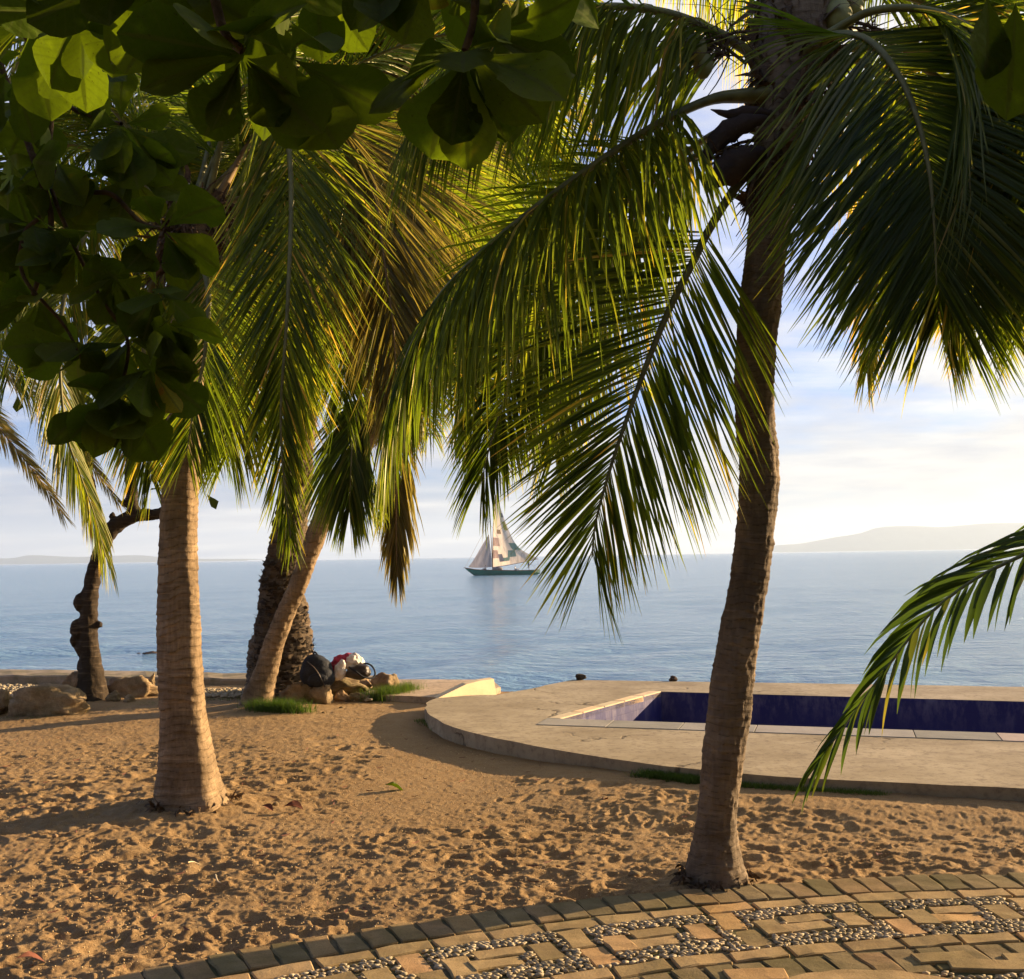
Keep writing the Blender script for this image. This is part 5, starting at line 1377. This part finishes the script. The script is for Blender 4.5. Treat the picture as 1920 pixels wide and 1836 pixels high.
# palm off the left edge -------------------------------------------------
def side_palm(base, crown, label, specs, seed, mat=M_BARK_B, L=1.0, W=.045, dry=.1, r0=.16):
    t = empty('coconut_palm', base, label, 'palm tree', 'palms on the beach'); b = Vector(base); c = Vector(crown) - b
    ctr = [Vector((0, 0, -.1)), c * .12 + Vector((0, 0, 0)), c * .5 + Vector((-.05, 0, 0)), c]
    trunk('trunk', t, ctr, [r0 * 1.5, r0, r0 * .8, r0 * .85], mat, ring=.07, amp=.01, n_per=4, seg=24, seed=seed)
    for i, (az, e0, Lf, sag) in enumerate(specs):
        a_ = R(az); frond(t, [p - b for p in arch(crown, a_, R(e0), Lf, sag)], 76, L, W, 1.0, 66, 22, (-math.sin(a_), math.cos(a_), 0), .25, seed * 100 + i, dry + .15 * (i % 3))
    return t
cl = aty(-330, 640, 11.5)
pe = side_palm((cl.x - .3, 11.3, 0), cl, 'palm off the left edge whose yellowed frond tips reach into the photo', [(60, 60, 3, 1.1), (120, 55, 3, 1.1), (200, 50, 3, 1.1), (260, 50, 3, 1.1), (310, 55, 3, 1.2), (5, 60, 3, 1.2)], 9)
oE = Vector(pe.location)
fp(pe, [(-330, 640, 11.5), (-200, 640, 11.3), (-60, 740, 11.2), (60, 880, 11.2), (118, 965, 11.2)], nl=80, L=.50, W=.034, droop=.5, a0=44, a1=16, side=(.4, 1, .4), seed=91, start=.2, dry=.5, mat=M_PALM_DRY)
fp(pe, [(-330, 640, 11.5), (-160, 600, 11.6), (20, 700, 11.7), (140, 830, 11.7), (222, 942, 11.7)], nl=80, L=.48, W=.034, droop=.5, a0=44, a1=16, side=(.4, 1, .4), seed=92, start=.2, dry=.5, mat=M_PALM_DRY)
# palm off the right edge, one broad low frond in view
cr = aty(2420, 760, 4.1)
pf = side_palm((3.75, 4.0, 0), cr, 'palm just outside the right edge, one broad low frond reaching into the photo', [(80, 60, 2.2, 1.1), (30, 50, 2.2, 1.1), (-30, 60, 2.2, 1.1), (-80, 50, 2.0, 1.1)], 10, L=.7, W=.04, r0=.12)
fp(pf, [(2400, 780, 4.1), (2250, 860, 4.05), (2080, 960, 4.0), (1930, 1035, 3.95), (1830, 1085, 3.93), (1745, 1150, 3.92), (1680, 1230, 3.92), (1620, 1310, 3.92), (1570, 1380, 3.92), (1535, 1428, 3.92)],
   nl=42, L=.52, W=.062, droop=1.0, a0=64, a1=12, side=(.0, .9, .35), lift=.0, mat=M_PALM_L, seed=95, start=.1, split=True, rr=.013, lenp=(1.0, .85, .40), label='broad leaved low frond over the pool at the right')

# tall palm beyond the top edge (feathery sunlit leaflets at the top centre)
ph_ = side_palm((.2, 13.2 - 1.6, 0) if False else (-9.5, 10.0, 0), (-8.6, 9.6, 5.2), 'tall palm out of frame on the far left, fronds hanging in behind the broad leaves', [(-10, 30, 4, 1.4), (10, 20, 4, 1.4), (-30, 40, 4, 1.5), (60, 50, 3.5, 1.3), (180, 50, 3.5, 1.3), (270, 40, 3.5, 1.3), (20, 50, 4.2, 1.4)], 12, L=1.05)

# ------------------------------------------------------------------ gnarled tree on the left
b = atz(170, 1318, 0); b.z = 0
PG_ = empty('gnarled_tree', b, 'knotty old tree with burls and a bent bare branch between the boulders', 'tree'); Yg = b.y; kg = Yg / F
Lg = lambda x, y, dy=0: aty(x, y, Yg + dy) - b
def bm_tubes(segs, blobs, seed):
    bm = bmesh.new()
    for pts_, rads in segs:
        P, L0 = spline(pts_, 30); rr_ = np.interp(np.linspace(0, 1, 30), np.linspace(0, 1, len(rads)), rads)
        V, Fc = tube_arrays(P, rr_, 16); vs = [bm.verts.new(v_) for v_ in V]
        for f in Fc: bm.faces.new([vs[i] for i in f])
        bm.faces.new(vs[:16][::-1]); bm.faces.new(vs[-16:])
    for c_, r_ in blobs:
        q = bmesh.ops.create_icosphere(bm, subdivisions=3, radius=1)
        for v_ in q['verts']: v_.co = Vector(c_) + Vector((v_.co.x * r_[0], v_.co.y * r_[1], v_.co.z * r_[2])) * (1 + .3 * noise.noise(v_.co * 2 + Vector((seed, 0, 0))))
    return bm
segs = [([Lg(172, 1345), Lg(172, 1310), Lg(170, 1250), Lg(166, 1180), Lg(170, 1110), Lg(182, 1050), Lg(196, 1012)], [42 * kg, 27 * kg, 18 * kg, 16 * kg, 15 * kg, 13.5 * kg, 12 * kg]),
        ([Lg(192, 1030), Lg(205, 998), Lg(232, 976), Lg(262, 966), Lg(300, 962), Lg(340, 930), Lg(360, 860)], [13 * kg, 15 * kg, 12 * kg, 10 * kg, 10 * kg, 9 * kg, 7 * kg]),
        ([Lg(262, 966), Lg(250, 955), Lg(247, 920), Lg(244, 880), Lg(250, 820), Lg(240, 740)], [12 * kg, 11 * kg, 10 * kg, 9 * kg, 8 * kg, 7 * kg]),
        ([Lg(192, 1040), Lg(184, 980), Lg(174, 920), Lg(165, 860), Lg(160, 780)], [9 * kg, 7 * kg, 6.5 * kg, 6 * kg, 5 * kg]),
        ([Lg(172, 1300), Lg(195, 1318), Lg(215, 1335)], [22 * kg, 14 * kg, 6 * kg]), ([Lg(172, 1300), Lg(150, 1320), Lg(130, 1340)], [22 * kg, 12 * kg, 5 * kg])]
blobs = [(Lg(152, 1128), (15 * kg, 14 * kg, 17 * kg)), (Lg(144, 1126), (7 * kg,) * 3), (Lg(146, 1180), (15 * kg, 14 * kg, 20 * kg)), (Lg(139, 1200), (8 * kg, 8 * kg, 12 * kg)), (Lg(152, 1215), (12 * kg, 10 * kg, 14 * kg)), (Lg(186, 1171), (7 * kg,) * 3), (Lg(234, 944), (8 * kg,) * 3), (Lg(210, 968), (6 * kg, 6 * kg, 8 * kg)), (Lg(200, 1006), (14 * kg, 12 * kg, 14 * kg)),
         (Lg(152, 1250), (8 * kg, 8 * kg, 16 * kg)), (Lg(188, 1290), (10 * kg, 10 * kg, 22 * kg))]
o = link('trunk', bm_mesh('trunk', bm_tubes(segs, blobs, 3), M_BARK_C, True), PG_)
md = o.modifiers.new('r', 'REMESH'); md.mode = 'VOXEL'; md.voxel_size = .018; md.use_smooth_shade = True
tx = bpy.data.textures.new('bark_relief', 'CLOUDS'); tx.noise_scale = .07; tx.noise_depth = 4
md = o.modifiers.new('d', 'DISPLACE'); md.texture = tx; md.strength = .035; md.mid_level = .5

# ------------------------------------------------------------------ broad leaved tree over the camera
tb = Vector((-3.3, .5, 0))
PT = empty('broadleaf_tree', tb, 'spreading tree with large leathery leaves hanging into the top left of the photo', 'tree')
def Lt(x, y, Yd): return aty(x, y, Yd) - tb
o = link('trunk', bm_mesh('trunk', bm_tubes([([Vector((0, 0, -.1)), Vector((.05, 0, 1.2)), Vector((.1, 0, 2.4)), Vector((.5, .2, 3.2)), Vector((1.9, .8, 3.55)), Vector((3.4, 1.1, 3.4)), Vector((5.0, .9, 3.1))], [.30, .19, .16, .11, .08, .06, .04]),
    ([Vector((.1, 0, 2.3)), Vector((-.3, -1.0, 3.6)), Vector((-.2, -2.4, 4.6))], [.12, .09, .05]), ([Vector((.4, .1, 3.0)), Vector((1.5, -1.0, 4.2)), Vector((2.6, -2.2, 4.9))], [.1, .07, .04]),
    ([Vector((.4, .15, 3.1)), Vector((1.2, 1.0, 3.35)), Lt(-150, -330, 2.6)], [.09, .05, .03])], [], 1), M_TWIG, True), PT)
NVAR = 14
LV = [leaf_mesh(1.0, rng_w, 900 + k, curl=cu, fold=fo, torn=to) for k, (rng_w, cu, fo, to) in enumerate([(.72, .25, .2, 0), (.78, .1, .15, 0), (.68, .35, .3, .08), (.60, .3, .45, 0), (.80, .2, .1, 0), (.55, .6, .5, 0), (.62, .15, .25, .12), (.76, .3, .2, 0), (.58, .1, .35, 0), (.6, .5, .15, 0), (.7, .2, .2, 0), (.6, -.1, .25, 0), (.64, .3, .3, .1), (.56, .25, .55, 0)])]
DARKV = min(LV, key=lambda m: max(a_.value for a_ in m.attributes['tint'].data))
rl = random.Random(44)
nleaf = [0]
def put_leaf(pos, d, nrml, L, variant=None):
    d = d.normalized(); n_ = (nrml - d * nrml.dot(d)).normalized(); y_ = n_.cross(d)
    M = Matrix((d, y_, n_)).transposed()
    stalk = .04
    o = link('leaf', variant or rl.choice(LV), PT); o.matrix_parent_inverse = Matrix.Identity(4)
    o.rotation_euler = M.to_euler(); o.location = pos + d * stalk * .3; o.scale = (L, L * rl.uniform(.85, 1.1), L)
    nleaf[0] += 1
view = Vector((0, -1, -.05))
def rosette(px, py, Yd, n, L, axis=(0, -.4, -.75), spread=(45, 100), grav=.45, seed=0, stem=None):
    c = Lt(px, py, Yd); ax = Vector(axis).normalized()
    t1 = ax.cross(Vector((0, 0, 1)) if abs(ax.z) < .9 else Vector((1, 0, 0))).normalized(); t2 = ax.cross(t1)
    r0 = rl.uniform(0, 6.28)
    for k in range(n):
        th = R(rl.uniform(*spread)); ph = r0 + k * 2.399 + rl.uniform(-.25, .25)
        d = ax * math.cos(th) + (t1 * math.cos(ph) + t2 * math.sin(ph)) * math.sin(th)
        d = (d + Vector((0, 0, -grav))).normalized()
        nrml = -ax + Vector((rl.gauss(0, .35), rl.gauss(0, .35), rl.gauss(0, .3) + .2))
        if rl.random() < .7: nrml = nrml * .4 + view * rl.choice([1, 1, -1]) * 1.2     # many blades hang flat towards the viewer
        put_leaf(c, d, nrml, L * rl.uniform(.72, 1.12))
    if stem: tube('twig', [Lt(*q) for q in stem] + [c], [.009, .006, .005], M_TWIG, PT, 6, 14)
for pts_, rr_ in [([(-150, -330, 2.6), (-60, -60, 2.85), (15, 165, 3.0), (60, 290, 3.0), (95, 400, 3.0), (85, 480, 3.0), (60, 560, 3.05)], [.022, .012, .010, .007]),
                  ([(-60, -60, 2.85), (60, 85, 3.0), (95, 200, 3.0), (92, 330, 3.02), (130, 440, 3.0), (190, 560, 3.0), (240, 640, 3.0), (225, 740, 3.0)], [.012, .008, .006, .005]),
                  ([(60, 290, 3.0), (150, 355, 3.0), (210, 365, 2.98), (262, 415, 2.95), (305, 430, 2.95)], [.009, .006]),
                  ([(60, 85, 3.0), (120, 190, 2.95), (190, 225, 2.95), (228, 232, 2.9)], [.008, .006]),
                  ([(85, 400, 3.0), (45, 440, 3.0), (45, 520, 3.0), (120, 610, 3.0), (160, 690, 3.0)], [.007, .004]),
                  ([(-100, -400, 2.3), (300, -260, 2.0), (385, -60, 1.92), (420, 60, 1.9), (455, 95, 1.9)], [.018, .012, .009]),
                  ([(300, -300, 2.05), (700, -330, 1.95), (880, -160, 1.9), (890, 20, 1.9), (872, 95, 1.9)], [.014, .008])]:
    tube('branch', [Lt(*q) for q in pts_], rr_, M_TWIG, PT, 8, 40)
RS = [  # px, py, depth, leaves, length, axis
    (455, 105, 1.90, 10, .185, (0, -.55, -.6)), (540, 105, 1.97, 5, .19, (.7, -.4, -.3)), (872, 100, 1.90, 10, .20, (-.05, -.5, -.7)), (905, 60, 1.97, 6, .18, (.6, -.3, -.2)),
    (705, -50, 2.05, 5, .17, (-.2, -.5, .2)), (315, -30, 2.0, 6, .18, (-.2, -.4, -.5)), (150, 20, 2.2, 7, .19, (0, -.5, -.4)), (60, 30, 2.4, 7, .20, (-.2, -.4, -.4)), (235, -50, 2.1, 5, .19, (0, -.3, -.6)),
    (590, -60, 2.1, 5, .18, (.1, -.4, -.3)), (800, -60, 2.0, 5, .19, (0, -.4, -.5)), (980, -30, 2.0, 6, .19, (.2, -.4, -.6)), (430, -40, 2.0, 6, .2, (0, -.4, -.4)),
    (15, 130, 2.8, 7, .20, (-.2, -.5, -.5)), (228, 234, 2.9, 9, .20, (.5, -.6, -.1)), (105, 300, 3.0, 8, .20, (-.1, -.5, -.6)), (165, 130, 2.9, 6, .18, (.1, -.5, -.4)), (190, 330, 3.05, 7, .20, (.2, -.5, -.5)),
    (305, 430, 2.95, 10, .20, (.5, -.5, -.5)), (250, 330, 3.0, 6, .19, (.3, -.5, -.3)), (60, 420, 3.0, 7, .2, (-.3, -.5, -.5)), (20, 330, 3.0, 7, .2, (-.3, -.5, -.4)), (145, 470, 3.0, 8, .2, (0, -.5, -.6)),
    (215, 520, 3.0, 8, .19, (.2, -.5, -.6)), (70, 560, 3.05, 8, .19, (-.2, -.5, -.6)), (300, 545, 2.95, 7, .18, (.3, -.4, -.7)), (240, 640, 3.0, 9, .2, (.3, -.5, -.6)), (150, 640, 3.0, 8, .2, (-.1, -.5, -.6)),
    (285, 690, 2.95, 7, .19, (.6, -.4, -.3)), (225, 742, 3.0, 9, .20, (.05, -.4, -.8)), (180, 760, 3.0, 6, .18, (-.2, -.4, -.7)), (10, 460, 3.1, 6, .2, (-.2, -.5, -.4)), (60, 190, 3.0, 6, .19, (.0, -.5, -.5)),
    (310, 610, 2.95, 4, .18, (.6, -.4, -.3))]
for k, (x, y, Yd, n, L, ax) in enumerate(RS):
    rosette(x, y, Yd, n, L * (1.06 if Yd < 2.5 else .90), ax, grav=.5)
# nearest leaves at the upper right corner, on a twig of the same tree
tube('twig', [Vector((4.9, .9, 3.1)), Lt(2050, -420, 1.5), Lt(1960, -160, 1.45), Lt(1890, -20, 1.42)], [.014, .008, .006], M_TWIG, PT, 6, 18)
for (x, y, dx, dz_, L, nn3) in [(1850, -25, -.05, -1, .125, (.1, -1, 0)), (1905, -10, -.10, -1, .165, (-.2, -1, .1)), (1935, -20, .05, -1, .14, (.3, -1, .1)), (1905, -30, .6, -.5, .14, (.2, -1, .1))]:
    put_leaf(Lt(x, y, 1.42), Vector((dx, rl.uniform(-.1, .1), dz_)), Vector(nn3), L, DARKV)
# unseen rest of the crown above and behind, added to block sky light
v0 = [leaf_geo(1.0, .62, 950 + k, nx=5, ny=4) for k in range(4)]
rc_ = np.random.default_rng(71); Vv = []; Ff = []; Tt = []; Ve = []; off = 0; cnt = 0
inv = ROT.to_3x3().inverted()
while cnt < 9400:
    q = rc_.normal(0, 1, 3); q = q / np.linalg.norm(q) * rc_.random() ** .33
    p = Vector((-1.0 + q[0] * 6.0, -2.2 + q[1] * 4.6, 4.3 + q[2] * 2.0))
    if cnt > 8500: p = Vector((3.0 + q[0] * 1.3, 2.3 + q[1] * 1.1, 3.25 + q[2] * .6))  # extra leaves off to the right, added out of view to shade the top leaves
    c_ = inv @ (p - CAM)
    if c_.z < -.05 and abs(c_.x / -c_.z) < .62 and c_.y / -c_.z < .60: continue
    if p.z < 2.2 or (p.x > 1.2 and cnt <= 8500 and p.y > 1.2): continue
    V_, F_, T_, VN_ = v0[cnt % 4]; V_ = np.array(V_) * .22
    Rm = np.array(Matrix.Rotation(rc_.uniform(0, 6.28), 3, 'Z') @ Matrix.Rotation(rc_.normal(.3, .6), 3, 'Y') @ Matrix.Rotation(rc_.normal(0, .6), 3, 'X'))
    Vv.append(V_ @ Rm.T + np.array(p - tb)); Ff.append(np.array(F_) + off); off += len(V_); Tt += T_; Ve += VN_; cnt += 1
o = link('crown', np_mesh('crown', np.vstack(Vv), np.vstack(Ff), M_BROAD, attrs={'tint': Tt, 'vein': Ve}), PT); tag(o, kind='stuff')
# crown of the gnarled tree
Vv = []; Ff = []; Tt = []; Ve = []; off = 0
for cnt in range(700):
    c_ = [(250, 700), (160, 720), (340, 820), (230, 560), (120, 600), (300, 640)][cnt % 6]
    p = Lg(c_[0] + rc_.normal(0, 55), c_[1] + rc_.normal(-30, 60), rc_.normal(0, .5)); V_, F_, T_, VN_ = v0[cnt % 4]; V_ = np.array(V_) * .2
    Rm = np.array(Matrix.Rotation(rc_.uniform(0, 6.28), 3, 'Z') @ Matrix.Rotation(rc_.normal(.7, .5), 3, 'Y') @ Matrix.Rotation(rc_.normal(0, .6), 3, 'X'))
    Vv.append(V_ @ Rm.T + np.array(p)); Ff.append(np.array(F_) + off); off += len(V_); Tt += T_; Ve += VN_
o = link('crown', np_mesh('crown', np.vstack(Vv), np.vstack(Ff), M_BROAD, attrs={'tint': Tt, 'vein': Ve}), PG_); tag(o, kind='stuff')
print('leaves', nleaf[0])

# unseen foliage-coloured screen behind the camera, added to block low sky light
rh = np.random.default_rng(5)
nh, mh = 160, 24; V = []
for j in range(mh):
    f = j / (mh - 1)
    for i in range(nh):
        a_ = R(150) + R(240) * i / (nh - 1); r_ = 13 + 1.5 * noise.noise(Vector((i * .3, j * .5, 0))) + .7 * noise.noise(Vector((i * .9, j * 1.1, 5))) - 1.5 * f * f
        x_, y_ = math.cos(a_) * r_ * 1.6 - 1, math.sin(a_) * r_ - 1.5
        V.append((x_, min(y_, 6), 7.5 * f * (1 + .1 * noise.noise(Vector((i * .4, 3, 3)))) - .1))
M_BLOCKER = simple('sky_blocker_green', (.035, .05, .015), .8, .5, 6, 1.0, 12)
hd = link('sky_blocker', np_mesh('sky_blocker', V, grid_faces(mh, nh), M_BLOCKER)); tag(hd, 'tall dark green screen added unseen behind the camera to block sky light', 'sky_blocker', kind='stuff')

# dry leaf bits and stalks lying about on the sand
rl2 = np.random.default_rng(91); V = []; Fc = []
for _ in range(420):
    y = rl2.uniform(3.8, 9.6); x = rl2.uniform(-.55, .55) * y
    if math.hypot(x - PC.x, y - PC.y) < PR + .05 or inside(deck_poly, x, y): continue
    an = rl2.uniform(0, 6.28); ln = rl2.uniform(.008, .035); wd = rl2.uniform(.002, .007); b0 = len(V); c, s2 = math.cos(an), math.sin(an); z0 = .012 + rl2.uniform(0, .01)
    for k in range(4):
        f = k / 3 - .5; w2 = wd * (1 - abs(f) * 1.6)
        V += [(x + c * ln * f * 2 - s2 * w2, y + s2 * ln * f * 2 + c * w2, z0 + ln * .5 * f * f), (x + c * ln * f * 2 + s2 * w2, y + s2 * ln * f * 2 - c * w2, z0 + ln * .5 * f * f + .004)]
    for k in range(3): Fc.append((b0 + 2 * k, b0 + 2 * k + 1, b0 + 2 * k + 3, b0 + 2 * k + 2))
tag(link('leaf_litter', np_mesh('leaf_litter', V, Fc, M_DEAD)), 'crumbs of brown leaf scattered over the sand', 'litter', kind='stuff')
